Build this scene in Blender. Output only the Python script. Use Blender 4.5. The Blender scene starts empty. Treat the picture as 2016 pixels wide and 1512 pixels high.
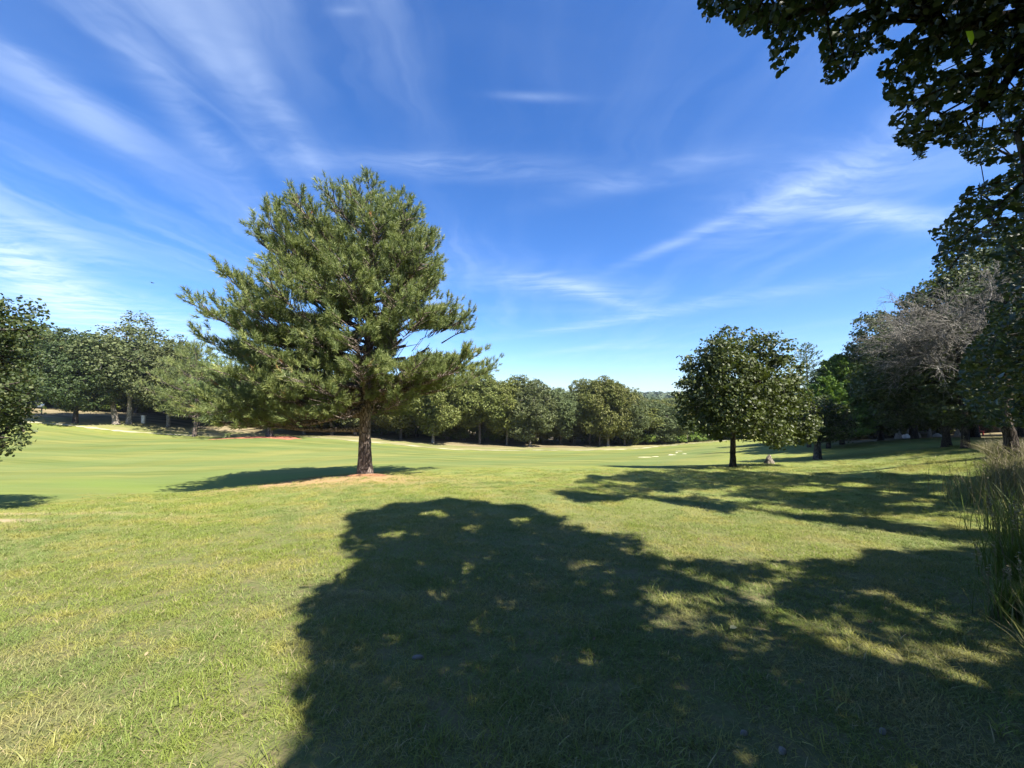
import bpy, math, random
import numpy as np
from mathutils import Vector

# ------------------------------------------------------------------ camera, sky, sun, exposure
scn = bpy.context.scene
F_PX, CXP, CYP, HORIZ = 757.0, 1008.0, 756.0, 790.0
PITCH = math.atan((HORIZ - CYP) / F_PX)
EYE = 1.6
cam_d = bpy.data.cameras.new("camera")
cam = bpy.data.objects.new("camera", cam_d)
scn.collection.objects.link(cam)
cam_d.sensor_width = 36.0
cam_d.lens = F_PX / 2016.0 * 36.0
cam_d.clip_start = 0.05
cam_d.clip_end = 8000
cam.location = (0, 0, EYE)
cam.rotation_euler = (math.pi / 2 + PITCH, 0, 0)
scn.camera = cam

SUN_EL = math.radians(50)
_h = np.array([-0.715, 0.70]); _h /= np.linalg.norm(_h)
LIGHT = np.array([_h[0] * math.cos(SUN_EL), _h[1] * math.cos(SUN_EL), -math.sin(SUN_EL)])   # direction the light travels
sun_d = bpy.data.lights.new("sun", 'SUN')
sun_d.energy = 5.0
sun_d.angle = math.radians(0.55)
sun_d.color = (1.0, 0.935, 0.83)
sun = bpy.data.objects.new("sun", sun_d)
scn.collection.objects.link(sun)
sun.location = (20, -17, 30)
sun.rotation_euler = Vector(LIGHT).to_track_quat('-Z', 'Y').to_euler()
SUN_AZ = math.atan2(-LIGHT[0], -LIGHT[1])

scn.view_settings.view_transform = 'Standard'
scn.view_settings.look = 'None'
scn.view_settings.exposure = 1.55
scn.view_settings.gamma = 1.0
scn.view_settings.use_curve_mapping = False
scn.cycles.max_bounces = 6
scn.cycles.diffuse_bounces = 3
scn.cycles.transmission_bounces = 4
scn.cycles.transparent_max_bounces = 6
scn.cycles.use_denoising = True


class NT:
    """small helper to write node trees"""
    def __init__(self, tree):
        self.t = tree; self.n = tree.nodes; self.l = tree.links

    def add(self, kind, ins=None, **props):
        nd = self.n.new(kind)
        for k, v in props.items():
            setattr(nd, k, v)
        for k, v in (ins or {}).items():
            s = nd.inputs[k]
            if isinstance(v, bpy.types.NodeSocket):
                self.l.new(v, s)
            else:
                s.default_value = v
        return nd

    def math(self, op, a, b=None, c=None, clamp=False):
        nd = self.n.new('ShaderNodeMath'); nd.operation = op; nd.use_clamp = clamp
        for i, v in enumerate((a, b, c)):
            if v is None: continue
            if isinstance(v, bpy.types.NodeSocket): self.l.new(v, nd.inputs[i])
            else: nd.inputs[i].default_value = v
        return nd.outputs[0]

    def vmath(self, op, a, b=None, out=0):
        nd = self.n.new('ShaderNodeVectorMath'); nd.operation = op
        for i, v in enumerate((a, b)):
            if v is None: continue
            if isinstance(v, bpy.types.NodeSocket): self.l.new(v, nd.inputs[i])
            else: nd.inputs[i].default_value = v
        return nd.outputs[out]

    def mix(self, f, a, b, blend='MIX'):
        nd = self.n.new('ShaderNodeMix'); nd.data_type = 'RGBA'; nd.blend_type = blend
        for s, v in ((nd.inputs[0], f), (nd.inputs[6], a), (nd.inputs[7], b)):
            if isinstance(v, bpy.types.NodeSocket): self.l.new(v, s)
            elif isinstance(v, (int, float)): s.default_value = v
            else: s.default_value = (*v, 1.0) if len(v) == 3 else v
        return nd.outputs[2]

    def ramp(self, f, stops, interp='LINEAR'):
        nd = self.n.new('ShaderNodeValToRGB'); nd.color_ramp.interpolation = interp
        e = nd.color_ramp.elements
        while len(e) < len(stops): e.new(0.5)
        for x, (p, c) in zip(e, stops):
            x.position = p
            x.color = (c, c, c, 1) if isinstance(c, (int, float)) else (*c, 1)
        self.l.new(f, nd.inputs[0])
        return nd.outputs[0]

    def noise(self, vec, scale, detail=2.0, rough=0.5, dist=0.0):
        nd = self.add('ShaderNodeTexNoise', {'Vector': vec, 'Scale': scale, 'Detail': detail, 'Roughness': rough, 'Distortion': dist})
        return nd.outputs[0]

    def mapping(self, vec, scale=(1, 1, 1), rot=(0, 0, 0), loc=(0, 0, 0)):
        nd = self.add('ShaderNodeMapping', {'Vector': vec})
        nd.inputs['Scale'].default_value = scale
        nd.inputs['Rotation'].default_value = rot
        nd.inputs['Location'].default_value = loc
        return nd.outputs[0]

    def smooth(self, v, lo, hi):
        nd = self.add('ShaderNodeMapRange', {'Value': v, 'From Min': lo, 'From Max': hi}, interpolation_type='SMOOTHSTEP')
        return nd.outputs[0]


def ray(px, py):
    """world direction through a point of the photograph, scaled so that its Y is 1"""
    u, v = (px - CXP) / F_PX, (CYP - py) / F_PX
    y = math.cos(PITCH) - v * math.sin(PITCH)
    z = math.sin(PITCH) + v * math.cos(PITCH)
    return np.array([u / y, 1.0, z / y])


def at(px, py, Y):
    r = ray(px, py)
    return np.array([r[0] * Y, Y, EYE + r[2] * Y])


def project(P):
    P = np.atleast_2d(P)
    d = P - np.array([0, 0, EYE])
    c, s = math.cos(PITCH), math.sin(PITCH)
    yy = d[:, 1] * c + d[:, 2] * s
    zz = -d[:, 1] * s + d[:, 2] * c
    ok = yy > 0.02
    yy = np.where(ok, yy, 1)
    return CXP + F_PX * d[:, 0] / yy, CYP - F_PX * zz / yy, ok


world = bpy.data.worlds.new("World"); scn.world = world
world.use_nodes = True
W = NT(world.node_tree); W.n.clear()
wout = W.add('ShaderNodeOutputWorld')
bg = W.add('ShaderNodeBackground', {'Strength': 0.071})
sky = W.add('ShaderNodeTexSky', sky_type='NISHITA', sun_disc=False, sun_elevation=SUN_EL, sun_rotation=SUN_AZ,
            altitude=300, air_density=1.0, dust_density=0.6, ozone_density=2.2)
tc = W.add('ShaderNodeTexCoord')
D = tc.outputs['Generated']
sep = W.add('ShaderNodeSeparateXYZ', {0: D})
dz = W.math('MAXIMUM', sep.outputs[2], 0.035)
pl = W.add('ShaderNodeCombineXYZ', {0: W.math('DIVIDE', sep.outputs[0], dz), 1: W.math('DIVIDE', sep.outputs[1], dz), 2: 0.0}).outputs[0]
warp = W.add('ShaderNodeTexNoise', {'Vector': pl, 'Scale': 0.8, 'Detail': 5.0, 'Roughness': 0.55})
plw = W.vmath('ADD', pl, W.vmath('MULTIPLY', W.vmath('SUBTRACT', warp.outputs[1], (0.5, 0.5, 0.5)), (0.9, 0.9, 0)))
st1 = W.noise(W.mapping(plw, (1.55, 0.20, 1), (0, 0, math.radians(7)), (3.1, 1.7, 0)), 1.9, 9.0, 0.55)
st2 = W.noise(W.mapping(plw, (0.30, 0.95, 1), (0, 0, math.radians(-24)), (7.7, 2.2, 0)), 1.1, 6.0, 0.55)
big = W.noise(W.mapping(pl, (0.5, 0.32, 1), (0, 0, 0), (1.3, 4.2, 0)), 1.0, 2.0, 0.5)
left = W.smooth(W.math('MULTIPLY', sep.outputs[0], -1.0), -0.12, 0.42)
veil = W.math('MULTIPLY', W.math('MULTIPLY', W.smooth(st1, 0.38, 0.70), W.smooth(big, 0.34, 0.62)), W.math('ADD', 0.095, W.math('MULTIPLY', left, 0.24)))
veil2 = W.math('MULTIPLY', W.math('MULTIPLY', W.smooth(st2, 0.50, 0.78), W.smooth(big, 0.30, 0.66)), 0.10)
cl = W.math('ADD', veil, veil2)
# single wisps: (px, py of the photograph, tilt on the sky, length, width, strength)
fine = W.smooth(W.noise(W.mapping(plw, (.55, 1.9, 1), (0, 0, math.radians(-20))), 3.0, 9.0, 0.62, 0.2), 0.32, 0.66)
for (px, py, ang, ln, wd, k) in [
        (1745, 434, -5, 125, 22, .60), (1570, 400, 24, 190, 46, .34), (1640, 350, 16, 240, 60, .20), (1370, 466, 23, 190, 11, .30),
        (1085, 566, -6, 130, 20, .42), (1170, 584, -18, 90, 12, .3), (1400, 602, 9, 260, 12, .26), (1130, 650, 8, 140, 7, .25),
        (1140, 692, 8, 90, 5, .26), (1250, 688, 2, 110, 4, .16), (120, 600, -38, 250, 58, .55), (30, 520, -32, 150, 60, .42), (140, 480, -25, 150, 22, .28),
        (330, 645, -14, 180, 40, .42), (1290, 350, 14, 190, 20, .22), (1050, 195, -2, 80, 9, .20), (900, 330, -3, 300, 26, .22), (675, 25, 0, 30, 9, .18),
        (560, 250, -58, 280, 26, .20), (330, 190, -50, 330, 34, .22), (120, 190, -38, 260, 34, .20), (430, 150, -55, 320, 30, .18)]:
    c = ray(px, py); c = c / np.linalg.norm(c)
    a = math.radians(ang)
    e = ray(px + 10 * math.cos(a), py - 10 * math.sin(a)); e = e / np.linalg.norm(e) - c
    t = e / np.linalg.norm(e); b = np.cross(c, t)
    # radians per photograph pixel along each axis
    kt = np.linalg.norm(e) / 10.0
    e2 = ray(px - 10 * math.sin(a), py - 10 * math.cos(a)); e2 = e2 / np.linalg.norm(e2) - c
    kb = np.linalg.norm(e2) / 10.0
    b = e2 - t * np.dot(e2, t); b /= np.linalg.norm(b)
    da = W.math('DIVIDE', W.vmath('DOT_PRODUCT', D, tuple(t), 1), ln * kt)
    db = W.math('DIVIDE', W.vmath('DOT_PRODUCT', D, tuple(b), 1), wd * kb)
    g = W.math('ADD', W.math('MULTIPLY', da, da), W.math('MULTIPLY', db, db))
    g = W.math('EXPONENT', W.math('MULTIPLY', g, -1.0))
    fr = W.math('GREATER_THAN', W.vmath('DOT_PRODUCT', D, tuple(c), 1), 0.0)
    cl = W.math('ADD', cl, W.math('MULTIPLY', W.math('MULTIPLY', g, fr), W.math('MULTIPLY', W.math('ADD', W.math('MULTIPLY', fine, 0.85), 0.22), k * .85)))
cl = W.math('MULTIPLY', cl, W.smooth(sep.outputs[2], -0.01, 0.06))
cl = W.math('MINIMUM', cl, 0.85)
hs = W.add('ShaderNodeHueSaturation', {'Hue': 0.505, 'Saturation': 1.17, 'Value': 1.0, 'Color': W.mix(1.0, sky.outputs[0], (.86, .99, 1.20), 'MULTIPLY')})
skyc = W.mix(cl, hs.outputs[0], (4.6, 5.6, 7.2))
W.l.new(skyc, bg.inputs[0])
W.l.new(bg.outputs[0], wout.inputs[0])

# ------------------------------------------------------------------ helpers
rng = np.random.default_rng(11)


def mesh_np(name, V, Fc, mat=None, attrs=None, smooth=False, cats=None):
    V = np.ascontiguousarray(V, dtype=np.float32); Fc = np.ascontiguousarray(Fc, dtype=np.int32)
    me = bpy.data.meshes.new(name)
    me.vertices.add(len(V)); me.vertices.foreach_set('co', V.ravel())
    n, k = Fc.shape
    me.loops.add(n * k); me.loops.foreach_set('vertex_index', Fc.ravel())
    me.polygons.add(n)
    me.polygons.foreach_set('loop_start', np.arange(0, n * k, k, dtype=np.int32))
    if smooth:
        me.polygons.foreach_set('use_smooth', np.ones(n, dtype=bool))
    me.update(calc_edges=True)
    for an, arr in (attrs or {}).items():
        a = me.attributes.new(an, 'FLOAT', 'POINT')
        a.data.foreach_set('value', np.ascontiguousarray(arr, dtype=np.float32))
    if mat is not None: me.materials.append(mat)
    return me


def link(name, me, parent=None, kind=None, label=None, cat=None, group=None, loc=None):
    o = bpy.data.objects.new(name, me)
    scn.collection.objects.link(o)
    if parent is not None: o.parent = parent
    if kind: o['kind'] = kind
    if label: o['label'] = label
    if cat: o['category'] = cat
    if group: o['group'] = group
    if loc is not None: o.location = loc
    return o


def thing(name, label, cat, loc, rotz=0.0, group=None, scale=None):
    o = bpy.data.objects.new(name, None)
    o.empty_display_size = 0.3
    scn.collection.objects.link(o)
    o.location = loc; o.rotation_euler = (0, 0, rotz)
    if scale is not None: o.scale = scale
    o['label'] = label; o['category'] = cat
    if group: o['group'] = group
    return o


def unit(a):
    return a / np.maximum(np.linalg.norm(a, axis=-1, keepdims=True), 1e-9)


def frames(n, r):
    """rotation matrices whose Z is n and whose X is random in the plane"""
    n = unit(n)
    t = r.normal(size=n.shape); t = unit(t - (t * n).sum(-1, keepdims=True) * n)
    b = np.cross(n, t)
    return np.stack([t, b, n], axis=-1)


def stamp(tv, tf, pos, R, s, rnd=None):
    """many transformed copies of one small template in a single mesh"""
    tv = np.asarray(tv, float); tf = np.asarray(tf, int)
    N, k = len(pos), len(tv)
    s = np.asarray(s, float)
    if s.ndim == 1: s = s[:, None]
    V = pos[:, None, :] + np.einsum('nij,nkj->nki', R, tv[None] * s[:, None, :])
    Fc = tf[None] + (np.arange(N) * k)[:, None, None]
    out = V.reshape(-1, 3), Fc.reshape(-1, tf.shape[1])
    if rnd is not None: return (*out, np.repeat(rnd, k))
    return out


LEAF_V = [(-.5, 0, 0), (-.12, .33, .09), (.32, .27, .05), (.52, 0, -.03), (.32, -.27, .05), (-.12, -.33, .09)]
LEAF_F = [(0, 3, 2, 1), (0, 5, 4, 3)]
CARD_V = [(-.5, -.28, 0), (.1, -.40, .08), (.5, .1, -.05), (-.15, .42, .06)]
CARD_F = [(0, 1, 2, 3)]


def tubes(P0, P1, r0, r1, sides=5):
    d = unit(P1 - P0)
    ref = np.where(np.abs(d[:, 2:3]) < 0.9, np.array([[0, 0, 1.0]]), np.array([[1.0, 0, 0]]))
    t = unit(np.cross(d, ref)); b = np.cross(d, t)
    a = np.arange(sides) / sides * 2 * math.pi
    ring = t[:, None] * np.cos(a)[None, :, None] + b[:, None] * np.sin(a)[None, :, None]
    A = P0[:, None] + ring * r0[:, None, None]; B = P1[:, None] + ring * r1[:, None, None]
    V = np.concatenate([A, B], 1).reshape(-1, 3)
    i = np.arange(sides); j = (i + 1) % sides
    f = np.stack([i, j, j + sides, i + sides], -1)
    Fc = (f[None] + (np.arange(len(P0)) * 2 * sides)[:, None, None]).reshape(-1, 4)
    return V, Fc


def grow(root, targets, r, w=0.3, sub=True):
    """branch tree: every target joins the nearest node already grown; returns points, parents, radii counts"""
    pts = [np.array(p, float) for p in root]; par = [i - 1 for i in range(len(root))]
    plen = [0.0]
    for i in range(1, len(root)): plen.append(plen[-1] * 0.2 + np.linalg.norm(pts[i] - pts[i - 1]) * 0.2)
    order = np.argsort(np.linalg.norm(targets - pts[-1], axis=1))
    for q in targets[order]:
        A = np.array(pts); L = np.array(plen)
        dd = np.linalg.norm(A - q, axis=1)
        i = int(np.argmin(dd + w * L + 0.35 * np.maximum(0, A[:, 2] - q[2])))
        if dd[i] > 0.9:
            m = (pts[i] + q) / 2 + r.normal(size=3) * dd[i] * 0.07 + np.array([0, 0, dd[i] * 0.05])
            pts.append(m); par.append(i); plen.append(plen[i] + dd[i] / 2); i = len(pts) - 1
        pts.append(q); par.append(i); plen.append(plen[i] + np.linalg.norm(pts[i] - q))
    n = len(pts); cnt = np.ones(n)
    for i in range(n - 1, 0, -1): cnt[par[i]] += cnt[i]
    return np.array(pts), np.array(par), cnt


def branch_mesh(name, root, targets, r, mat, rbase, rtip=0.012, sides=5, w=0.3, keep=None, e=.5):
    P, par, cnt = grow(root, targets, r, w)
    k = len(root)
    idx = np.arange(k, len(P)); pa = par[idx]
    rad = np.maximum(rtip, rbase * np.minimum(1, cnt / cnt[k:].max()) ** e)
    r0 = np.minimum(rad[pa], rad[idx] * 1.45)
    if keep is not None:
        kk = keep(P[pa]) & keep(P[idx]) & keep((P[pa] + P[idx]) / 2) & keep(P[pa] * .75 + P[idx] * .25) & keep(P[pa] * .25 + P[idx] * .75); pa, idx, r0 = pa[kk], idx[kk], r0[kk]
    V, Fc = tubes(P[pa], P[idx], r0, rad[idx], sides)
    return mesh_np(name, V, Fc, mat, smooth=True)


def trunk_mesh(name, path, radii, mat, r, sides=14, flare=0.35, bump=0.05, rings=22, roots=5):
    """one continuous tapered trunk with flared foot and uneven bark, path from the ground up"""
    path = np.array(path, float); radii = np.array(radii, float)
    s = np.linspace(0, len(path) - 1, rings)
    P = np.stack([np.interp(s, np.arange(len(path)), path[:, i]) for i in range(3)], -1)
    R = np.interp(s, np.arange(len(path)), radii)
    a = np.arange(sides) / sides * 2 * math.pi
    ph = r.uniform(0, 6.28)
    V = []
    h = P[:, 2] - P[0, 2]
    for i in range(rings):
        fl = flare * math.exp(-h[i] / (2.2 * radii[0]))
        rr = R[i] * (1 + fl * (1 + 0.5 * np.cos(roots * a + ph)) + bump * r.normal(size=sides) + 0.05 * np.cos(3 * a + ph + i * .3))
        V.append(np.stack([P[i, 0] + rr * np.cos(a), P[i, 1] + rr * np.sin(a), np.full(sides, P[i, 2])], -1))
    V = np.concatenate(V)
    i = np.arange(sides); j = (i + 1) % sides
    f = np.stack([i, j, j + sides, i + sides], -1)
    Fc = (f[None] + (np.arange(rings - 1) * sides)[:, None, None]).reshape(-1, 4)
    # close the top with a small fan written as degenerate-free quads
    c = len(V)
    V = np.concatenate([V, [P[-1] + np.array([0, 0, R[-1] * .3])]])
    top = (rings - 1) * sides
    cap = np.array([[top + q, top + (q + 1) % sides, top + (q + 2) % sides, c] for q in range(0, sides, 2)])
    return mesh_np(name, V, np.concatenate([Fc, cap]), mat, smooth=True)


# ------------------------------------------------------------------ materials
def new_mat(name):
    m = bpy.data.materials.new(name); m.use_nodes = True
    T = NT(m.node_tree); T.n.clear()
    out = T.add('ShaderNodeOutputMaterial')
    return m, T, out


def leaf_mat(name, stops, trans=0.3, rough=0.55, spec=0.25, vary=0.25, tcol=None):
    m, T, out = new_mat(name)
    a = T.add('ShaderNodeAttribute', attribute_name='rnd').outputs['Fac']
    oi = T.add('ShaderNodeObjectInfo')
    col = T.ramp(a, stops)
    hv = T.add('ShaderNodeHueSaturation', {'Hue': T.math('ADD', 0.485, T.math('MULTIPLY', oi.outputs['Random'], 0.035)), 'Saturation': 1.0,
                                           'Value': T.math('ADD', 1 - vary / 2, T.math('MULTIPLY', oi.outputs['Random'], vary)), 'Color': col})
    p = T.add('ShaderNodeBsdfPrincipled', {'Base Color': hv.outputs[0], 'Roughness': rough, 'Specular IOR Level': spec})
    tcl = T.mix(0.55, hv.outputs[0], tcol or (0.16, 0.22, 0.02))
    tr = T.add('ShaderNodeBsdfTranslucent', {'Color': tcl})
    mx = T.add('ShaderNodeMixShader', {0: trans, 1: p.outputs[0], 2: tr.outputs[0]})
    T.l.new(mx.outputs[0], out.inputs[0])
    return m


def bark_mat(name, c1, c2, scale=6.0, stretch=0.25, bump=0.6, c3=None):
    m, T, out = new_mat(name)
    g = T.add('ShaderNodeTexCoord').outputs['Object']
    mp = T.mapping(g, (scale, scale, scale * stretch))
    v = T.add('ShaderNodeTexVoronoi', {'Vector': T.vmath('ADD', mp, T.vmath('MULTIPLY', T.add('ShaderNodeTexNoise', {'Vector': mp, 'Scale': 1.5}).outputs[1], (1.1, 1.1, 1.1))), 'Scale': 1.6}, feature='DISTANCE_TO_EDGE')
    crack = T.smooth(v.outputs[0], 0.0, 0.22)
    n = T.noise(g, 2.2, 5, .6)
    col = T.mix(crack, [x * .35 for x in c1], T.mix(T.smooth(n, .35, .65), c1, c2))
    if c3: col = T.mix(T.smooth(T.noise(g, 0.9, 3, .6), .55, .7), col, c3)
    hgt = T.math('ADD', T.math('MULTIPLY', crack, 0.8), T.math('MULTIPLY', T.noise(mp, 5, 4, .6), 0.5))
    b = T.add('ShaderNodeBump', {'Height': hgt, 'Strength': bump, 'Distance': 0.03})
    p = T.add('ShaderNodeBsdfPrincipled', {'Base Color': col, 'Roughness': 0.9, 'Specular IOR Level': 0.15, 'Normal': b.outputs[0]})
    T.l.new(p.outputs[0], out.inputs[0])
    return m


def flat_mat(name, c, rough=0.8, nscale=6, var=0.25):
    m, T, out = new_mat(name)
    g = T.add('ShaderNodeTexCoord').outputs['Object']
    n = T.noise(g, nscale, 5, .6)
    col = T.mix(T.smooth(n, .3, .7), [x * (1 - var) for x in c], [min(1, x * (1 + var)) for x in c])
    b = T.add('ShaderNodeBump', {'Height': T.noise(g, nscale * 4, 3, .6), 'Strength': 0.3, 'Distance': 0.02})
    p = T.add('ShaderNodeBsdfPrincipled', {'Base Color': col, 'Roughness': rough, 'Specular IOR Level': 0.2, 'Normal': b.outputs[0]})
    T.l.new(p.outputs[0], out.inputs[0])
    return m


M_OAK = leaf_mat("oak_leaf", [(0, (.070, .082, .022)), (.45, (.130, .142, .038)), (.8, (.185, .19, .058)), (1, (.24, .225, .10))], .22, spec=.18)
M_OAK_PALE = leaf_mat("grey_oak_leaf", [(0, (.060, .076, .034)), (.5, (.105, .124, .050)), (1, (.175, .19, .085))], .18, spec=.15)
M_OAK_YEL = leaf_mat("olive_oak_leaf", [(0, (.075, .080, .020)), (.5, (.145, .148, .036)), (1, (.23, .215, .07))], .2, spec=.15)
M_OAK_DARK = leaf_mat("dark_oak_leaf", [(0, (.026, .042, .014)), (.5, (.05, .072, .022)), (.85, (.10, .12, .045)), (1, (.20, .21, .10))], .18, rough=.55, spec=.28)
M_MAPLE = leaf_mat("maple_leaf", [(0, (.030, .046, .012)), (.5, (.062, .085, .020)), (.85, (.10, .13, .034)), (1, (.17, .20, .07))], .2, rough=.5, spec=.32)
M_NEAR = leaf_mat("overhanging_leaf", [(0, (.018, .032, .012)), (.5, (.032, .052, .017)), (.9, (.055, .075, .022)), (1, (.12, .13, .03))], .22, rough=.42, spec=.4, tcol=(.06, .10, .012))
M_SUNLIT_LEAF = leaf_mat("sunlit_leaf_tint", [(0, (.30, .42, .02)), (1, (.36, .46, .03))], .55, tcol=(.6, .8, .03))  # sunlit copy of the overhanging leaf: the sun's glow is put into its colour
M_BUSH = leaf_mat("bush_leaf", [(0, (.08, .12, .02)), (.5, (.15, .21, .035)), (1, (.26, .30, .06))], .25)
M_CEDAR = leaf_mat("cedar_foliage", [(0, (.06, .10, .02)), (.5, (.13, .19, .035)), (1, (.21, .28, .06))], .15)
M_JUNIPER = leaf_mat("juniper_foliage", [(0, (.07, .10, .075)), (.5, (.11, .15, .10)), (1, (.17, .21, .15))], .15)
M_NEEDLE = leaf_mat("pine_needle", [(0, (.088, .122, .058)), (.4, (.172, .212, .070)), (.8, (.260, .288, .092)), (.95, (.32, .31, .13)), (1, (.42, .20, .09))], .25, rough=.5, spec=.3, vary=.1)
M_BARK_PINE = bark_mat("pine_bark", (.16, .125, .105), (.27, .22, .19), 7, .35, .9)
M_BARK_OAK = bark_mat("oak_bark", (.13, .11, .095), (.21, .185, .16), 9, .22, .7)
M_BARK_PALE = bark_mat("pale_bark", (.28, .25, .215), (.43, .39, .33), 7, .25, .5, (.20, .17, .14))
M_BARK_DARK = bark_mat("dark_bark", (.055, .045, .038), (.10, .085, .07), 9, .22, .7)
M_TWIG = bark_mat("grey_twig", (.19, .178, .155), (.31, .295, .26), 9, .5, .3)
M_SNAG = bark_mat("weathered_wood", (.30, .26, .215), (.43, .375, .31), 8, .12, .5, (.26, .21, .17))


def field_color(T, pos):
    """lawn colour shared by the ground sheet and the blades, so patches agree"""
    n1 = T.noise(T.mapping(pos, (1, 1, 0)), 0.32, 4, .55)
    n2 = T.noise(T.mapping(pos, (1, 1, 0), loc=(9, 4, 0)), 1.15, 5, .6)
    n3 = T.noise(T.mapping(pos, (1, 1, 0), loc=(-5, 14, 0)), 5.0, 4, .65)
    return n1, n2, n3


def grass_mat(name):
    m, T, out = new_mat(name)
    pos = T.add('ShaderNodeNewGeometry').outputs['Position']
    n1, n2, n3 = field_color(T, pos)
    a = T.add('ShaderNodeAttribute', attribute_name='rnd').outputs['Fac']
    tipa = T.add('ShaderNodeAttribute', attribute_name='tip').outputs['Fac']
    green = T.mix(a, (.138, .190, .028), (.252, .308, .045))
    blue = T.mix(a, (.122, .185, .040), (.210, .278, .066))
    yel = T.mix(a, (.27, .26, .055), (.39, .36, .09))
    tan = T.mix(a, (.28, .225, .11), (.42, .35, .19))
    c = T.mix(T.smooth(n1, .43, .58), green, blue)
    c = T.mix(T.math('MULTIPLY', T.smooth(n2, .46, .62), .85), c, yel)
    dead = T.math('GREATER_THAN', T.math('ADD', a, T.math('MULTIPLY', T.smooth(n3, .42, .74), .34)), 1.0)
    n4 = T.noise(T.mapping(pos, (1, 1, 0), loc=(3, -7, 0)), .75, 4, .6)
    c = T.mix(T.math('MULTIPLY', T.smooth(n4, .52, .68), .6), c, (.34, .30, .13))
    c = T.mix(dead, c, tan)
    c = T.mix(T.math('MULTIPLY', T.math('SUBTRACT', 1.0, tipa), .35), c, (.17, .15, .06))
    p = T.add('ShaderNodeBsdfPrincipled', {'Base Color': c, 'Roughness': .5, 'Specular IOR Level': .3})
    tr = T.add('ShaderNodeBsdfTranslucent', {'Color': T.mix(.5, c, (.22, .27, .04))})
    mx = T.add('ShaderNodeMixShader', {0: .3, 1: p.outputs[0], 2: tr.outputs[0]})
    T.l.new(mx.outputs[0], out.inputs[0])
    return m


M_GRASS = grass_mat("lawn_blades")
M_TALL = leaf_mat("tall_grass_blade", [(0, (.07, .11, .02)), (.4, (.12, .17, .035)), (.6, (.20, .19, .07)), (1, (.33, .27, .15))], .3)
M_DRYGRASS = leaf_mat("dry_grass_blade", [(0, (.07, .065, .035)), (.5, (.135, .115, .065)), (1, (.30, .24, .16))], .25)

# ------------------------------------------------------------------ terrain heights (thin-plate spline through surveyed points)
cp = []
for X in (-7, -3, 0, 3, 7):
    for Y in (-8, -3, 1, 4, 8):
        cp.append((X, Y, -0.09 * max(Y - 1.7, -0.6) - (0.02 * max(0, -X - 3) if Y > 0 else 0)))
cp += [(-14, -8, .05), (-12, 0, 0.05), (14, -8, .25), (12, 2, .12), (18, 8, .2), (30, 0, .6), (30, 12, .4), (-30, 0, .2), (-60, -40, 1.5), (60, -40, 2.), (0, -60, 1.0), (-30, -25, .6)]
for px, py, Y in [(0, 1030, 6.4), (0, 1010, 8), (190, 972, 12.3), (0, 965, 14), (330, 972, 14), (500, 950, 17), (722, 937, 14), (640, 942, 13.6), (900, 938, 14), (1100, 930, 15.5),
                  (100, 922, 24), (400, 920, 24), (100, 872, 36), (400, 872, 37), (722, 915, 22), (722, 889, 35), (722, 874, 45),
                  (80, 833, 44), (250, 850, 45.5), (500, 861, 46.5), (150, 820, 50), (255, 834, 49), (332, 833, 52), (600, 856, 53), (530, 859, 44), (900, 886, 48), (853, 869, 55), (1000, 922, 19),
                  (1000, 913, 26), (1000, 897, 38), (1050, 887, 50), (1043, 878, 58), (1150, 887, 53), (1195, 876, 63), (1250, 884, 57), (1349, 873, 75), (1300, 915, 26), (1300, 895, 43), (1380, 872, 70), (1460, 862, 85),
                  (1606, 905, 24), (1511, 913, 19.5), (1440, 920, 18), (1300, 924, 17), (1700, 918, 16), (1730, 868, 35), (1797, 863, 31), (1860, 881, 19), (1950, 862, 30), (1640, 867, 42), (1520, 872, 52), (1900, 935, 10.5), (1985, 900, 11)]:
    cp.append(tuple(at(px, py, Y)))
cp += [(-90, 90, 3), (-50, 80, -1.0), (0, 100, -7.5), (60, 120, -8), (110, 60, 2), (100, 110, -2), (-200, 200, 8), (0, 250, -10), (150, 250, -8), (-150, 60, 5), (150, 0, 6),
       (0, 600, 1), (300, 600, 3), (-400, 600, 6), (600, 300, 10), (-600, 300, 14), (0, -300, 6), (500, -200, 8), (-500, -200, 8), (0, 1200, 10), (900, 1200, 10), (-900, 1200, 10)]
CP = np.array(cp)


def _ker(d2):
    return np.sqrt(d2 + 4.0)          # gentle multiquadric kernel: smooth and calm between points


_n = len(CP)
_d2 = ((CP[:, None, :2] - CP[None, :, :2]) ** 2).sum(-1)
_A = np.zeros((_n + 3, _n + 3)); _A[:_n, :_n] = -_ker(_d2) + np.eye(_n) * -0.02
_A[:_n, _n] = 1; _A[:_n, _n + 1:] = CP[:, :2] / 100; _A[_n:, :_n] = _A[:_n, _n:].T
_w = np.linalg.solve(_A, np.concatenate([CP[:, 2], [0, 0, 0]]))


def ground(X, Y):
    X = np.atleast_1d(np.asarray(X, float)); Y = np.atleast_1d(np.asarray(Y, float))
    out = np.empty(X.size); x, y = X.ravel(), Y.ravel()
    for i in range(0, x.size, 20000):
        xs, ys = x[i:i + 20000], y[i:i + 20000]
        k = -_ker((xs[:, None] - CP[:, 0]) ** 2 + (ys[:, None] - CP[:, 1]) ** 2)
        out[i:i + 20000] = k @ _w[:_n] + _w[_n] + (xs * _w[_n + 1] + ys * _w[_n + 2]) / 100
    out = out + 0.02 * np.sin(x * 1.7 + 0.6 * y) * np.sin(y * 1.3 + 1.0) + 0.03 * np.sin(x * .6 + 2) * np.cos(y * .7)
    return out.reshape(X.shape)


def gz(x, y):
    return float(ground(x, y)[0])


def on(px, Y):
    """foot of a thing that stands at column px of the photograph and depth Y"""
    x = (px - CXP) / F_PX * Y * math.cos(PITCH)
    return np.array([x, Y, gz(x, Y)])


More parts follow.
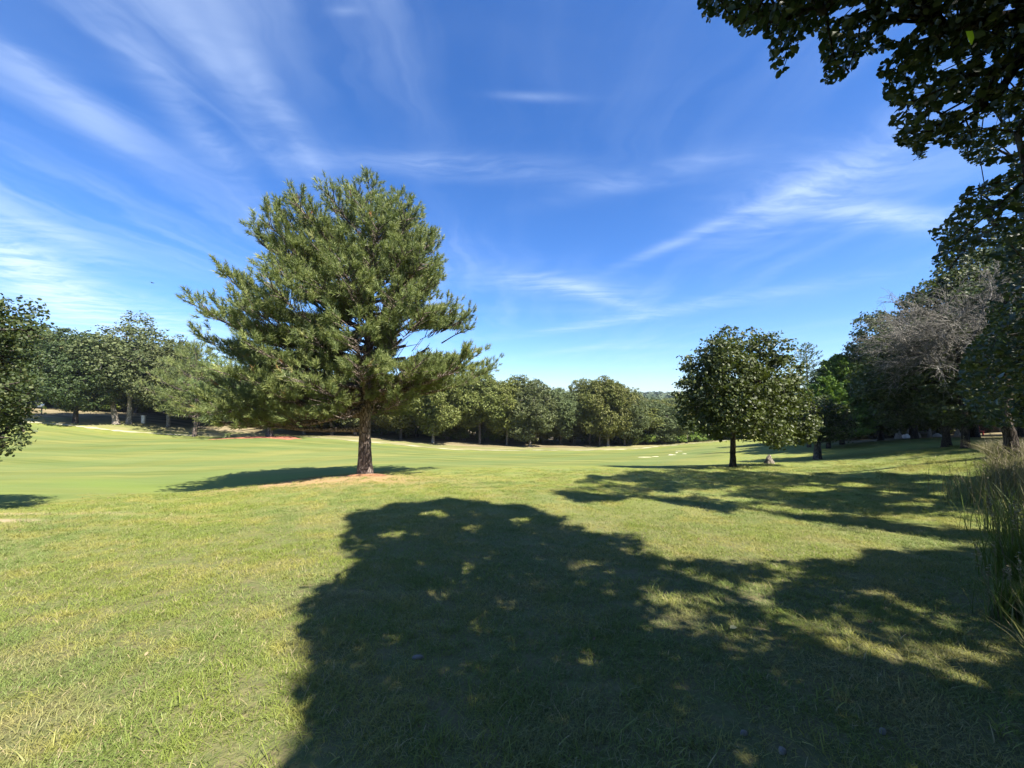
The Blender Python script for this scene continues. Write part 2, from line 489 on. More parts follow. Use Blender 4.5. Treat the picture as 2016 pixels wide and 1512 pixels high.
# polar ground sheet: fine near the eye, coarse to the horizon
ang_f = np.radians(np.linspace(-62, 62, 540)); ang_b = np.radians(np.linspace(62, 298, 150))[1:-1]
ANG = np.concatenate([ang_f, ang_b])
RAD = np.concatenate([[0.0], np.geomspace(0.25, 130, 250), np.geomspace(140, 3500, 34)])
AA, RR = np.meshgrid(ANG, RAD)
GX, GY = RR * np.sin(AA), RR * np.cos(AA)
GZ = ground(GX.ravel(), GY.ravel()).reshape(GX.shape)
nA = len(ANG)
ii = np.arange(len(RAD) - 1)[:, None]; jj = np.arange(nA)[None, :]
q = np.stack([ii * nA + jj, ii * nA + (jj + 1) % nA, (ii + 1) * nA + (jj + 1) % nA, (ii + 1) * nA + jj], -1).reshape(-1, 4)
gV = np.stack([GX, GY, GZ], -1).reshape(-1, 3)
gx, gy = gV[:, 0], gV[:, 1]


def sstep(v, a, b):
    t = np.clip((v - a) / (b - a), 0, 1); return t * t * (3 - 2 * t)


path_px = [(-60, 42), (80, 44), (160, 44.8), (250, 45.5), (400, 46), (500, 46.5), (640, 47), (800, 47.5), (900, 48), (1050, 50), (1150, 53), (1250, 57), (1320, 62), (1380, 70), (1460, 85), (1560, 105)]
PATH = np.array([on(a, b)[:2] for a, b in path_px])
path_y = np.interp(gx, PATH[:, 0], PATH[:, 1])
near_edge = np.interp(gx, [-40, -20, -13, -9, -5, 0, 5, 10, 16, 24], [12, 13, 13.5, 15.5, 17.5, 19.5, 20.5, 22, 28, 40])
wob = 0.9 * np.sin(gx * .35) + .5 * np.sin(gx * .9 + 1) + .3 * np.sin(gx * 2.3)
fair = sstep(gy, near_edge + wob, near_edge + 5.0 + wob) * (1 - sstep(gy, path_y - 3.2, path_y - 1.2)) * sstep(path_y * 0 + gx, -70, -55) * (1 - sstep(gx, 24, 34))
x_left = np.interp(gy, [0, 5.5, 7, 10.5, 14, 20], [-7.6, -8.9, -9.5, -11.4, -12.9, -13.5]) + .25 * np.sin(gy * 1.9)
side = sstep(-(gx - x_left), 0, 1.6) * sstep(gy, .5, 2.0) * sstep(gx, -60, -45)
fair = np.maximum(fair, side * (1 - sstep(gy, path_y - 3.2, path_y - 1.2)))
litter = np.exp(-(((gx + 6.0) / 3.8) ** 2 + ((gy - 12.7) / 1.7) ** 2)) * 1.05 + np.exp(-(((gx + 5.3) / .8) ** 2 + ((gy - 13.9) / .55) ** 2)) * .35
litter += np.exp(-(((gx + 9.0) / 3.2) ** 2 + ((gy - 13.4 + .05 * (gx + 5)) / .9) ** 2)) * .8
dirt = np.exp(-(((gx + 8.9) / 1.1) ** 2 + ((gy - 6.6) / .22) ** 2)) + .9 * np.exp(-(((gx + 9.3) / 1.6) ** 2 + ((gy - 7.6) / .18) ** 2))
wood = sstep(gy, path_y + 3.0 + wob * .6, path_y + 6.0) * (gx < 34)
wood = np.maximum(wood, sstep(gx, 24, 32) * sstep(gx / np.maximum(gy, 1), .72, .9) * sstep(gy, 30, 34))
wood = np.maximum(wood, sstep(gy, -1, -4) * 0)
rough2 = sstep(gy, path_y + .3, path_y + .9) * (1 - wood)
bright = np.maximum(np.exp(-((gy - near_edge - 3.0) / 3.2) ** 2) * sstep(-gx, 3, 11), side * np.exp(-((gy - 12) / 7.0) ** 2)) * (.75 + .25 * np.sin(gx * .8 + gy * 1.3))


# ------------------------------------------------------------------ ground material
def ground_material():
    m, T, out = new_mat("turf")
    pos = T.add('ShaderNodeNewGeometry').outputs['Position']
    n1, n2, n3 = field_color(T, pos)
    A = lambda n: T.add('ShaderNodeAttribute', attribute_name=n).outputs['Fac']
    c = T.mix(T.smooth(n1, .40, .62), (.165, .195, .040), (.155, .195, .054))
    c = T.mix(T.math('MULTIPLY', T.smooth(n2, .42, .68), .75), c, (.245, .235, .062))
    c = T.mix(T.math('MULTIPLY', T.smooth(n3, .50, .72), .55), c, (.27, .22, .11))
    # under the near blades the ground shows thatch and soil
    dist = T.vmath('LENGTH', pos, None, 1)
    thatch = T.mix(T.smooth(n3, .35, .65), (.15, .135, .065), (.115, .135, .048))
    c = T.mix(T.smooth(dist, 4.0, 13.0), thatch, c)
    grain = T.noise(T.mapping(pos, (1, 1, 1)), 26, 4, .7)
    c = T.mix(.6, c, T.mix(grain, (.55, .55, .55), (1.45, 1.45, 1.40)), 'MULTIPLY')
    # fairway: smoother and paler, brushed by the mower
    f1 = T.noise(T.mapping(pos, (.035, .42, 0), (0, 0, math.radians(4))), 1.0, 5, .6, .4)
    f2 = T.noise(T.mapping(pos, (.10, .10, 0)), 1.0, 4, .6)
    fc = T.mix(T.smooth(f1, .40, .60), (.112, .140, .036), (.182, .192, .056))
    fc = T.mix(T.math('MULTIPLY', T.smooth(f2, .45, .7), .6), fc, (.198, .196, .060))
    f3 = T.noise(T.mapping(pos, (.16, 1.5, 0), (0, 0, math.radians(-3)), (4, 8, 0)), 1.0, 6, .65, .5)
    fc = T.mix(.55, fc, T.mix(T.smooth(f3, .38, .62), (.74, .80, .70), (1.14, 1.10, 1.12)), 'MULTIPLY')
    stripes = T.add('ShaderNodeTexWave', {'Vector': T.mapping(pos, (1, 1, 0), (0, 0, math.radians(38))), 'Scale': .045, 'Distortion': .6, 'Detail': 1.0}).outputs[1]
    fc = T.mix(T.math('MULTIPLY', T.smooth(stripes, .3, .7), .38), fc, (.115, .165, .055))
    c = T.mix(A('fair'), c, fc)
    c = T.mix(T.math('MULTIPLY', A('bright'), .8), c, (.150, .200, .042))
    rc = T.mix(T.smooth(T.noise(T.mapping(pos, (.12, .5, 0)), 1, 5, .6), .4, .6), (.165, .175, .062), (.27, .235, .12))
    c = T.mix(A('rough'), c, rc)
    wc = T.mix(T.smooth(T.noise(T.mapping(pos, (.22, .8, 0)), 1, 5, .6), .38, .62), (.13, .11, .055), (.26, .215, .13))
    c = T.mix(A('wood'), c, wc)
    lm = T.math('MULTIPLY', A('litter'), T.smooth(T.math('ADD', n3, T.math('MULTIPLY', A('litter'), .5)), .40, .66), clamp=True)
    c = T.mix(lm, c, T.mix(grain, (.26, .165, .075), (.44, .30, .155)))
    c = T.mix(T.math('MULTIPLY', A('dirt'), .9, clamp=True), c, (.46, .33, .22))
    h = T.math('ADD', T.math('MULTIPLY', grain, .6), T.noise(pos, 7, 3, .6))
    b = T.add('ShaderNodeBump', {'Height': h, 'Strength': T.math('SUBTRACT', .75, T.math('MULTIPLY', A('fair'), .5)), 'Distance': .05})
    p = T.add('ShaderNodeBsdfPrincipled', {'Base Color': c, 'Roughness': .92, 'Specular IOR Level': .12, 'Normal': b.outputs[0]})
    T.l.new(p.outputs[0], out.inputs[0])
    return m


M_TURF = ground_material()
me = mesh_np("ground", gV, q[:, ::-1], M_TURF, {'fair': fair, 'litter': np.clip(litter, 0, 1.3), 'dirt': dirt, 'wood': wood, 'rough': rough2, 'bright': bright}, smooth=True)
link("ground", me, kind='structure')

# pale cart path: a strip laid on the turf
M_PATH = flat_mat("pale_path", (.38, .36, .22), .95, .6, .18)
s = np.linspace(0, len(PATH) - 1, 300)
pc = np.stack([np.interp(s, np.arange(len(PATH)), PATH[:, i]) for i in (0, 1)], -1)
tg = unit(np.gradient(pc, axis=0)); nr = np.stack([-tg[:, 1], tg[:, 0]], -1)
wv = (0.55 - .27 * np.exp(-((s - 10) / 70) ** 2)) + .12 * np.sin(s * 9) + .1 * np.sin(s * 23)
rows = []
for k, off in enumerate((-1, -.33, .33, 1)):
    e = pc + nr * (off * wv)[:, None]
    rows.append(np.column_stack([e, ground(e[:, 0], e[:, 1]) + .035]))
V = np.stack(rows, 1).reshape(-1, 3)
f = [(i * 4 + k, i * 4 + k + 1, (i + 1) * 4 + k + 1, (i + 1) * 4 + k) for i in range(299) for k in range(3)]
link("cart_path", mesh_np("cart_path", V, np.array(f)[:, ::-1], M_PATH, smooth=True), kind='structure')


def ground_patch(name, cx, cy, rx, ry, mat, rot=0.0, dz=.03, seed=0, wob=.18):
    r = np.random.default_rng(seed)
    n, rings = 28, 5
    a = np.arange(n) / n * 2 * math.pi
    prof = 1 + wob * np.sin(2 * a + r.uniform(0, 6)) + wob * .7 * np.sin(3 * a + r.uniform(0, 6)) + wob * .5 * np.sin(7 * a + r.uniform(0, 6))
    V = []
    for k in range(rings + 1):
        t = max(k / rings, .02)
        x = rx * prof * t * np.cos(a); y = ry * prof * t * np.sin(a)
        X = cx + x * math.cos(rot) - y * math.sin(rot); Y = cy + x * math.sin(rot) + y * math.cos(rot)
        V.append(np.column_stack([X, Y, ground(X, Y) + dz * (1 - .9 * t ** 3)]))
    V = np.concatenate(V)
    f = [(k * n + i, k * n + (i + 1) % n, (k + 1) * n + (i + 1) % n, (k + 1) * n + i) for k in range(rings) for i in range(n)]
    return mesh_np(name, V, np.array(f)[:, ::-1], mat, smooth=True)


M_SAND = flat_mat("bare_sand", (.42, .40, .27), .95, 3, .1)
for i, (px, Y, rx, ry) in enumerate([(1267, 37.5, .75, .10), (1289, 38.0, .35, .07), (1321, 39.6, .4, .11), (1318, 41.2, .25, .07), (1330, 44.0, .18, .18), (1334, 47.5, .16, .5), (1345, 41.2, .25, .06)]):
    c = on(px, Y)
    link("sand_patch", ground_patch("sand_patch", c[0], c[1], rx, ry, M_SAND, rot=.1 if i != 5 else .4, dz=.05, seed=i), kind='structure')
M_MULCH = flat_mat("red_mulch", (.34, .13, .08), .95, 5, .3)
c = on(528, 43.6)
link("mulch_bed", ground_patch("mulch_bed", c[0] - .3, c[1] - .6, 4.6, 2.0, M_MULCH, dz=.06, seed=4), kind='structure')

# ------------------------------------------------------------------ tree builders
def lobes_of(r, H, R, h0, n, squash=1.0):
    cz, a = (h0 + H) / 2, (H - h0) / 2
    L = []
    for i in range(n):
        z = 1 - 2 * (i + .5) / n; th = i * 2.39996 + r.uniform(-.4, .4)
        q = math.sqrt(1 - z * z)
        k = r.uniform(.50, .88)
        c = np.array([q * math.cos(th) * R * k + r.normal() * R * .10, q * math.sin(th) * R * k + r.normal() * R * .10, cz + z * a * k * 1.02 + r.normal() * a * .09])
        L.append((c, r.uniform(.20, .40) * min(R, a)))
    L.append((np.array([0, 0, cz]), .5 * min(R, a)))
    return L


def clusters_of(r, lobes, spacing, fill=.35):
    C, N = [], []
    for c, rad in lobes:
        n = int(4 * math.pi * rad * rad / (spacing * spacing))
        d = unit(r.normal(size=(n, 3)))
        rr = rad * np.where(r.random(n) < fill, r.uniform(.45, .9, n), r.uniform(.9, 1.12, n))
        C.append(c + d * rr[:, None]); N.append(d)
    C, N = np.concatenate(C), np.concatenate(N)
    keep = np.ones(len(C), bool)
    for c, rad in lobes:
        keep &= np.linalg.norm(C - c, axis=1) > rad * .55
    return C[keep], N[keep]


def leaves_mesh(name, r, C, N, per, spread, size, mat, tv=LEAF_V, tf=LEAF_F, up=.35, jit=.75, flat=.7):
    n = len(C)
    P = np.repeat(C, per, 0) + r.normal(size=(n * per, 3)) * spread * np.array([1, 1, flat])
    Nn = np.repeat(N, per, 0) * .7 + r.normal(size=(n * per, 3)) * jit + np.array([0, 0, up])
    cr = np.repeat(np.clip(r.normal(.42, .14, n), 0, 1), per)
    rnd = np.clip(cr + r.normal(0, .17, n * per), 0, 1)
    s = size * r.uniform(.65, 1.25, n * per)
    V, Fc, ra = stamp(tv, tf, P, frames(Nn, r), s, rnd)
    return mesh_np(name, V, Fc, mat, {'rnd': ra})


VARIANTS = {}


def broadleaf(key, seed, H, R, h0, nl, spacing, per, leaf, mleaf, mbark, rt, lean=0.0, open_=0.0, tv=CARD_V, tf=CARD_F, bend=.3):
    r = np.random.default_rng(seed)
    lobes = lobes_of(r, H, R, h0, nl)
    C, N = clusters_of(r, lobes, spacing)
    if open_ > 0:
        keep = r.random(len(C)) > open_; C, N = C[keep], N[keep]
    crown = leaves_mesh(key + "_crown", r, C, N, per, spacing * .42, leaf, mleaf, tv, tf)
    hf = h0 + (H - h0) * .35
    tp = [(0, 0, -.3), (lean * .1, 0, hf * .25), (lean * .5 + r.normal() * bend * .3, r.normal() * bend * .3, hf * .6), (lean + r.normal() * bend * .5, r.normal() * bend * .4, hf)]
    trunk = trunk_mesh(key + "_trunk", tp, [rt, rt * .86, rt * .74, rt * .5], mbark, r, sides=10, rings=14, flare=.5)
    sel = r.choice(len(C), min(110, len(C)), replace=False)
    tgt = np.concatenate([np.array([c for c, _ in lobes]), C[sel]])
    br = branch_mesh(key + "_branches", tp, tgt, r, mbark, rt * .55, .02, 4)
    VARIANTS[key] = (trunk, br, crown, H, R)


def plant(key, name, label, px, Y, H, R=None, group=None, rot=None, cat='tree', base=None):
    tr, br, cr, h, rad = VARIANTS[key]
    b = on(px, Y) if base is None else base
    sz = H / h; sx = sz if R is None else R / rad
    o = thing(name, label, cat, b, rng.uniform(0, 6.28) if rot is None else rot, group, (sx, sx, sz))
    link("trunk", tr, o)
    if br: link("branches", br, o, kind='stuff')
    link("crown", cr, o, kind='stuff')
    return o


def height_to(px, Y, top_py):
    b = on(px, Y); return at(px, top_py, Y)[2] - b[2]


for i, (ml, mb) in enumerate([(M_OAK, M_BARK_PALE), (M_OAK, M_BARK_OAK), (M_OAK_PALE, M_BARK_PALE), (M_OAK_YEL, M_BARK_PALE), (M_OAK, M_BARK_OAK), (M_OAK_PALE, M_BARK_OAK)]):
    broadleaf(f"oak{i}", 40 + i, 11.5, 4.4, 1.9, 30, .42, 11, .24, ml, mb, .22, lean=rng.uniform(-.5, .5), open_=.10)
for i in range(3):
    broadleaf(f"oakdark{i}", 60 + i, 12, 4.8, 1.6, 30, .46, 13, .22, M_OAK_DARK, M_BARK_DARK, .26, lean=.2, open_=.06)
for i in range(2):
    broadleaf(f"tallopen{i}", 70 + i, 14, 5.0, 3.0, 30, .60, 11, .25, M_OAK_PALE, M_BARK_PALE, .26, open_=.35)
broadleaf("bush0", 80, 3.0, 2.2, .1, 12, .34, 8, .22, M_BUSH, M_BARK_OAK, .05)
broadleaf("bush1", 81, 2.4, 2.4, .1, 11, .34, 8, .20, M_OAK, M_BARK_OAK, .05)
broadleaf("slim0", 82, 5.0, 1.2, 1.9, 9, .33, 8, .22, M_BUSH, M_BARK_PALE, .11, open_=.25)

# front row of the wood, left to right: key, column, depth, top row, crown half width (m), label
FRONT = [
    ("oakdark0", 150, 46, 655, 4.6, "large oak with a thick dark trunk beside the path bend at far left"),
    ("oak1", 127, 58, 668, 5.0, "oak with a black trunk standing just behind the thick dark oak at far left"),
    ("oak0", 75, 56, 660, 5.5, "olive green oak filling the gap behind the near dark branches at the left edge"),
    ("oak3", 20, 54, 650, 5.5, "olive oak at the left edge of the wood above the pale end of the path"),
    ("tallopen0", 256, 49, 632, 5.4, "tallest open-crowned oak with a pale flared trunk, sky showing through its top"),
    ("oak2", 333, 50, 690, 4.2, "oak with a pale crooked trunk between the tallest oak and the big pine"),
    ("oak1", 392, 52, 715, 3.3, "small oak with a grey trunk at the left edge of the big pine's foliage"),
    ("oak3", 600, 53, 728, 4.2, "oak with a short pale trunk seen below the big pine left of its trunk"),
    ("oak4", 655, 54, 730, 4.2, "oak with thin grey stem just left of the big pine's trunk"),
    ("oak5", 700, 56, 735, 4.0, "oak hidden behind the big pine's trunk with only its foot showing"),
    ("oak1", 790, 55, 745, 4.2, "leaning dark-stemmed oak directly right of the big pine's trunk"),
    ("oak0", 853, 53, 735, 4.0, "olive oak with a straight pale trunk, first full crown right of the big pine"),
    ("oak4", 945, 57, 738, 4.3, "rounded oak with a dark trunk between the straight pale trunks"),
    ("oak3", 998, 58, 745, 3.7, "oak with yellowish leaves and a pale trunk leaning slightly left"),
    ("oak2", 1043, 57, 754, 3.7, "grey-green oak standing forward of the wood on the grass"),
    ("oak5", 1104, 62, 768, 3.7, "low dark oak behind and right of the grey-green oak"),
    ("oak4", 1160, 63, 752, 3.8, "oak with a slender leaning stem at the dark gap in the wood"),
    ("oak1", 1180, 61, 750, 3.7, "oak with a crooked slender trunk left of the pale straight one"),
    ("oak0", 1196, 61, 748, 3.8, "tall oak with a straight pale trunk under the highest middle crown"),
    ("oak5", 1229, 62, 768, 3.4, "oak with a pale trunk at the right end of the front row"),
]
for key, px, Y, top, R, lab in FRONT:
    plant(key, "oak_tree", lab, px, Y, height_to(px, Y, top) * 1.04, R)

# second and later rows: dark filling behind the front row
GB = "oaks filling the wood behind the front row"
r2 = np.random.default_rng(5)
for row, (dy, n, top0) in enumerate([(6, 27, 8), (12, 24, 4), (20, 24, 2), (30, 20, 0)]):
    for i in range(n):
        px = -140 + (1330 + 140) * (i + r2.uniform(.15, .85)) / n
        base_y = np.interp(px, [0, 500, 900, 1250], [52, 54, 56, 62]) + dy + r2.uniform(-1.5, 1.5)
        topr = np.interp(px, [-100, 60, 150, 260, 340, 420, 600, 850, 1000, 1080, 1190, 1260, 1330], [655, 650, 668, 680, 700, 722, 735, 745, 758, 768, 764, 776, 788]) + r2.uniform(0, 16) + top0 * .4
        H = height_to(px, base_y, topr)
        key = f"oak{r2.integers(0, 6)}" if row < 3 else f"oakdark{r2.integers(0, 3)}"
        plant(key, "oak_tree", "oak in the wood behind the front row, mostly hidden by it", px, base_y, max(6.5, H), r2.uniform(4.2, 5.2), GB)
# understory between the trunks
GU = "low bushes in the shade of the wood"
for i in range(58):
    px = -60 + 1330 * (i + r2.uniform(.1, .9)) / 58
    Y = np.interp(px, [0, 500, 900, 1250], [52, 54, 56, 62]) + r2.uniform(2.5, 10)
    plant(f"bush{1 if r2.random() < .8 else 0}", "understory_bush", "low green bush in the shade between the oak trunks", px, Y, r2.uniform(1.8, 3.4), r2.uniform(2.0, 3.0), GU, cat='bush')

# yellow-green bushes and slim tree at the clearing
for px, Y, H, R, key, lab in [(1246, 66, 3.0, 3.2, "bush0", "low yellow-green bush just right of the last pale oak trunk"),
                              (1272, 72, 5.6, 3.0, "bush0", "tall yellow-green bush at the edge of the clearing"),
                              (1296, 76, 6.6, 3.6, "bush0", "rounded pale green shrub behind the low bushes at the clearing"),
                              (1305, 70, 2.4, 3.0, "bush1", "dark low bush beside the path end"),
                              (1325, 72, 2.0, 2.6, "bush0", "flat yellow-green bush beneath the rounded shrub"),
                              (1338, 84, 3.6, 3.6, "bush1", "green bush left of the slim pale stem near the path end"),
                              (1366, 80, 2.2, 3.5, "bush0", "yellowish low bush behind the slim pale stem"),
                              (1400, 92, 3.0, 5.0, "bush0", "broad pale bush seen beneath the left side of the maple")]:
    plant(key, "bush", lab, px, Y, H, R, cat='bush')
plant("slim0", "young_tree", "slim young tree with a pale pole-like stem and thin yellow-green crown by the path", 1350, 74, height_to(1350, 74, 825), 2.4)

# middle-distance forest seen over the clearing
GM = "trees of the middle-distance forest beyond the clearing"
for row in range(9):
    Y0 = 84 + row * 11
    for i in range(7 + row // 3):
        px = 1150 + (1500 - 1150) * (i + r2.uniform(.1, .9)) / (7 + row // 3)
        Y = Y0 + r2.uniform(-3, 3)
        top = np.interp(row, [0, 8], [812, 780]) + r2.uniform(-3, 8)
        plant(f"oak{r2.integers(0, 6)}", "forest_tree", "rounded tree in the middle-distance forest beyond the clearing", px, Y, max(8, height_to(px, Y, top)), r2.uniform(5.5, 7.0), GM)

# far wooded ridge: one mass
r3 = np.random.default_rng(9)
n = 3600
X = r3.uniform(-460, 560, n); Y = r3.uniform(190, 640, n)
b = ground(X, Y)
hh = r3.uniform(9, 15, n)
pc_, pl_ = [], []
for k in range(20):
    d = unit(r3.normal(size=(n, 3))); d[:, 2] = np.abs(d[:, 2]) * .9
    pc_.append(np.column_stack([X, Y, b + hh * .45]) + d * np.column_stack([np.full(n, 5.2), np.full(n, 5.2), hh * .55])); pl_.append(d)
P = np.concatenate(pc_); Nn = np.concatenate(pl_)
V, Fc, ra = stamp(CARD_V, CARD_F, P, frames(Nn + r3.normal(size=P.shape) * .45, r3), r3.uniform(3.0, 5.6, len(P)), np.clip(r3.normal(.45, .2, len(P)), 0, 1))
M_FAR = leaf_mat("far_forest_foliage", [(0, (.045, .062, .030)), (.5, (.075, .098, .045)), (1, (.12, .145, .07))], .1)
link("far_forest", mesh_np("far_forest", V, Fc, M_FAR, {'rnd': ra}), kind='stuff', label="wooded ridge on the horizon beyond the clearing")

# ------------------------------------------------------------------ haze
hv, hf_ = [], []
hb = np.array([(x, y, z) for z in (-40, 34) for y in (-700, 1000) for x in (-900, 900)], float)
hm = mesh_np("haze", hb, np.array([(0, 2, 3, 1), (4, 5, 7, 6), (0, 1, 5, 4), (2, 6, 7, 3), (0, 4, 6, 2), (1, 3, 7, 5)]))
m_, T_, o_ = new_mat("haze_air")
pv = T_.add('ShaderNodeVolumePrincipled', {'Color': (.78, .88, 1.0, 1), 'Density': 0.00022, 'Anisotropy': .3})
T_.l.new(pv.outputs[0], o_.inputs['Volume'])
hm.materials.append(m_)
link("haze", hm, kind='stuff', label="thin summer haze over the far woods")

# ------------------------------------------------------------------ big pine
def inpoly(x, y, poly):
    poly = np.array(poly, float); ins = np.zeros(len(x), bool); j = len(poly) - 1
    for i in range(len(poly)):
        xi, yi = poly[i]; xj, yj = poly[j]
        c = ((yi > y) != (yj > y)) & (x < (xj - xi) * (y - yi) / (yj - yi + 1e-9) + xi)
        ins ^= c; j = i
    return ins


def gap(x, y, lst):
    out = np.zeros(len(x), bool)
    for cx, cy, rx, ry, an in lst:
        a = math.radians(an); dx, dy = x - cx, -(y - cy)
        u_, v_ = dx * math.cos(a) + dy * math.sin(a), -dx * math.sin(a) + dy * math.cos(a)
        out |= (u_ / rx) ** 2 + (v_ / ry) ** 2 < 1
    return out


def tuft_template(r, n=34, L=.22, nl=.17, w=.0108):
    V, Fc = [], []
    for i in range(n):
        z = L * (i / n) ** .8
        a = r.uniform(0, 6.283); tilt = r.uniform(.55, 1.25) if i < n * .8 else r.uniform(.1, .6)
        d = np.array([math.cos(a) * math.sin(tilt), math.sin(a) * math.sin(tilt), math.cos(tilt)])
        s_ = unit(np.cross(d, r.normal(size=3)))
        b_ = np.array([0, 0, z]); l_ = nl * r.uniform(.75, 1.15)
        k = len(V)
        V += [b_ - s_ * w, b_ + s_ * w, b_ + d * l_]; Fc.append((k, k + 1, k + 2))
    return np.array(V), np.array(Fc)


def pine(name, label, base, axis, Lp, Rp, depth, nlimb, seed, rt, tuft_s, twig_step, trunk_top, lumps=0, tuft_n=33, skip=None, flatk=.20, eyeh=None):
    """axis: trunk points from foot to top; Lp / Rp: reach to the left / right as functions of height"""
    r = np.random.default_rng(seed)
    root = thing(name, label, 'tree', base)
    H = axis[-1][2]
    ax = np.array(axis); zz = ax[:, 2]
    axp = lambda z: np.stack([np.interp(z, zz, ax[:, 0]), np.interp(z, zz, ax[:, 1]), z], -1)
    rad = lambda z: rt * (1 - .90 * np.clip(z / H, 0, 1) ** .9)
    tz = np.linspace(-.3, H * .985, 26)
    link("trunk", trunk_mesh("pine_trunk", axp(tz), np.maximum(rad(np.maximum(tz, 0)), .02), M_BARK_PINE, r, sides=16, rings=60, flare=.42, bump=.035), root)
    T0, D0 = [], []            # tuft positions, directions
    S0, S1, Sa, Sb = [], [], [], []
    for i in range(nlimb):
        t = (i + .5) / nlimb
        z1 = Lp[0][0] + (H - Lp[0][0]) * t ** .95 + r.normal() * .1      # height of the tip
        az = i * 2.39996 + r.uniform(-.35, .35)
        cx = math.cos(az)
        lr = np.interp(z1, [p[0] for p in (Rp if cx > 0 else Lp)], [p[1] for p in (Rp if cx > 0 else Lp)])
        if eyeh is not None:
            kd = 1 + math.sin(az) * depth * .8 * lr / base[1]
            lr *= kd * .93; z1 = eyeh + (z1 - eyeh) * (min(kd, 1.0) if z1 > eyeh else 1)
        dp = depth * .5 * (np.interp(z1, [p[0] for p in Rp], [p[1] for p in Rp]) + np.interp(z1, [p[0] for p in Lp], [p[1] for p in Lp]))
        reach = 1.0 / (abs(cx / max(lr, .05)) ** 3.2 + abs(math.sin(az) / max(dp, .05)) ** 3.2) ** (1 / 3.2) * r.uniform(.84, 1.04)
        drop = min(z1 - 1.55, reach * (.12 + .85 * (z1 / H) ** 1.6)) if z1 > 1.8 else 0
        z0 = z1 - drop * .9
        if z1 < 2.6: z0 = max(2.2, z1 + .5)
        A = axp(np.array([z0]))[0]; Ax = axp(np.array([z1]))[0]
        B = np.array([Ax[0] + math.cos(az) * reach, Ax[1] + math.sin(az) * reach, z1])
        m = 9
        u = np.linspace(0, 1, m)[:, None]
        sag = -.07 * reach * np.sin(u * math.pi) * (1 if z1 < H * .7 else .3)
        curve = A + (B - A) * u
        curve[:, 2] += sag[:, 0]
        curve += np.cumsum(r.normal(size=(m, 3)) * reach * .012, 0) * u
        lr0 = min(rad(z0) * .6, .018 + .020 * reach)
        rr = lr0 * (1 - .85 * u[:, 0])
        S0.append(curve[:-1]); S1.append(curve[1:]); Sa.append(rr[:-1]); Sb.append(rr[1:])
        # side branchlets
        nb = max(5, int(reach / twig_step))
        for k in range(nb):
            w = .22 + .78 * (k + r.random()) / nb if reach > 1.2 else r.random()
            P = np.array([np.interp(w, u[:, 0], curve[:, j]) for j in range(3)])
            dirl = unit(B - A)
            side = unit(np.cross(dirl, [0, 0, 1.0])) * (1 if k % 2 else -1)
            ln = (.16 + .30 * (1 - w)) * min(reach, 4.0) * r.uniform(.6, 1.15) + .14
            dd = unit(dirl * r.uniform(.35, 1.0) + side * r.uniform(.35, 1.0) + np.array([0, 0, r.uniform(-.05, .75)]))
            Q = P + dd * ln
            S0.append(P[None]); S1.append(Q[None]); Sa.append(np.array([.016])); Sb.append(np.array([.007]))
            nt = max(2, int(ln / (.16 * tuft_s)))
            for q_ in range(nt):
                g = .30 + .70 * (q_ + 1) / nt
                sp = unit(dd + r.normal(size=3) * .75 + np.array([0, 0, .5]))
                T0.append(P + dd * ln * g + sp * r.uniform(0, flatk)); D0.append(unit(dd * .6 + sp * .7 + np.array([0, 0, .35])))
        T0.append(B); D0.append(unit(B - A + np.array([0, 0, .4])))
    # leader
    for k in range(14):
        a = r.uniform(0, 6.28); z = H * (1 - .012 * k)
        T0.append(axp(np.array([z]))[0] + np.array([math.cos(a), math.sin(a), 0]) * .1 * (k % 4)); D0.append(unit(np.array([math.cos(a) * .4, math.sin(a) * .4, 1])))
    T0, D0 = np.array(T0), np.array(D0)
    if skip is not None:
        k = ~skip(T0 + np.array(base)); T0, D0 = T0[k], D0[k]
    S0, S1, Sa, Sb = map(np.concatenate, (S0, S1, Sa, Sb))
    if skip is not None:
        k = ~(skip((S0 + S1) / 2 + np.array(base)) & (Sa < .06)) | (r.random(len(S0)) < .12)
        S0, S1, Sa, Sb = S0[k], S1[k], Sa[k], Sb[k]
    V, Fc = tubes(S0, S1, Sa, Sb, 5)
    link("branches", mesh_np("pine_branches", V, Fc, M_BARK_PINE, smooth=True), root, kind='stuff')
    vs, fs, rs, off = [], [], [], 0
    grp = r.integers(0, 4, len(T0))
    for g in range(4):
        tv, tf = tuft_template(r, tuft_n)
        sel = grp == g
        rnd = np.clip(r.normal(.42, .17, sel.sum()), 0, .96); rnd[r.random(sel.sum()) < .0025] = 1.0
        Vv, Ff, ra = stamp(tv, tf, T0[sel], frames(D0[sel], r), tuft_s * r.uniform(.7, 1.2, sel.sum()), rnd)
        ra = np.clip(ra + r.normal(0, .06, len(ra)) * (ra < .99), 0, 1)
        vs.append(Vv); fs.append(Ff + off); rs.append(ra); off += len(Vv)
    link("needles", mesh_np("pine_needles", np.concatenate(vs), np.concatenate(fs), M_NEEDLE, {'rnd': np.concatenate(rs)}), root, kind='stuff')
    print(name, 'tufts', len(T0))
    return root


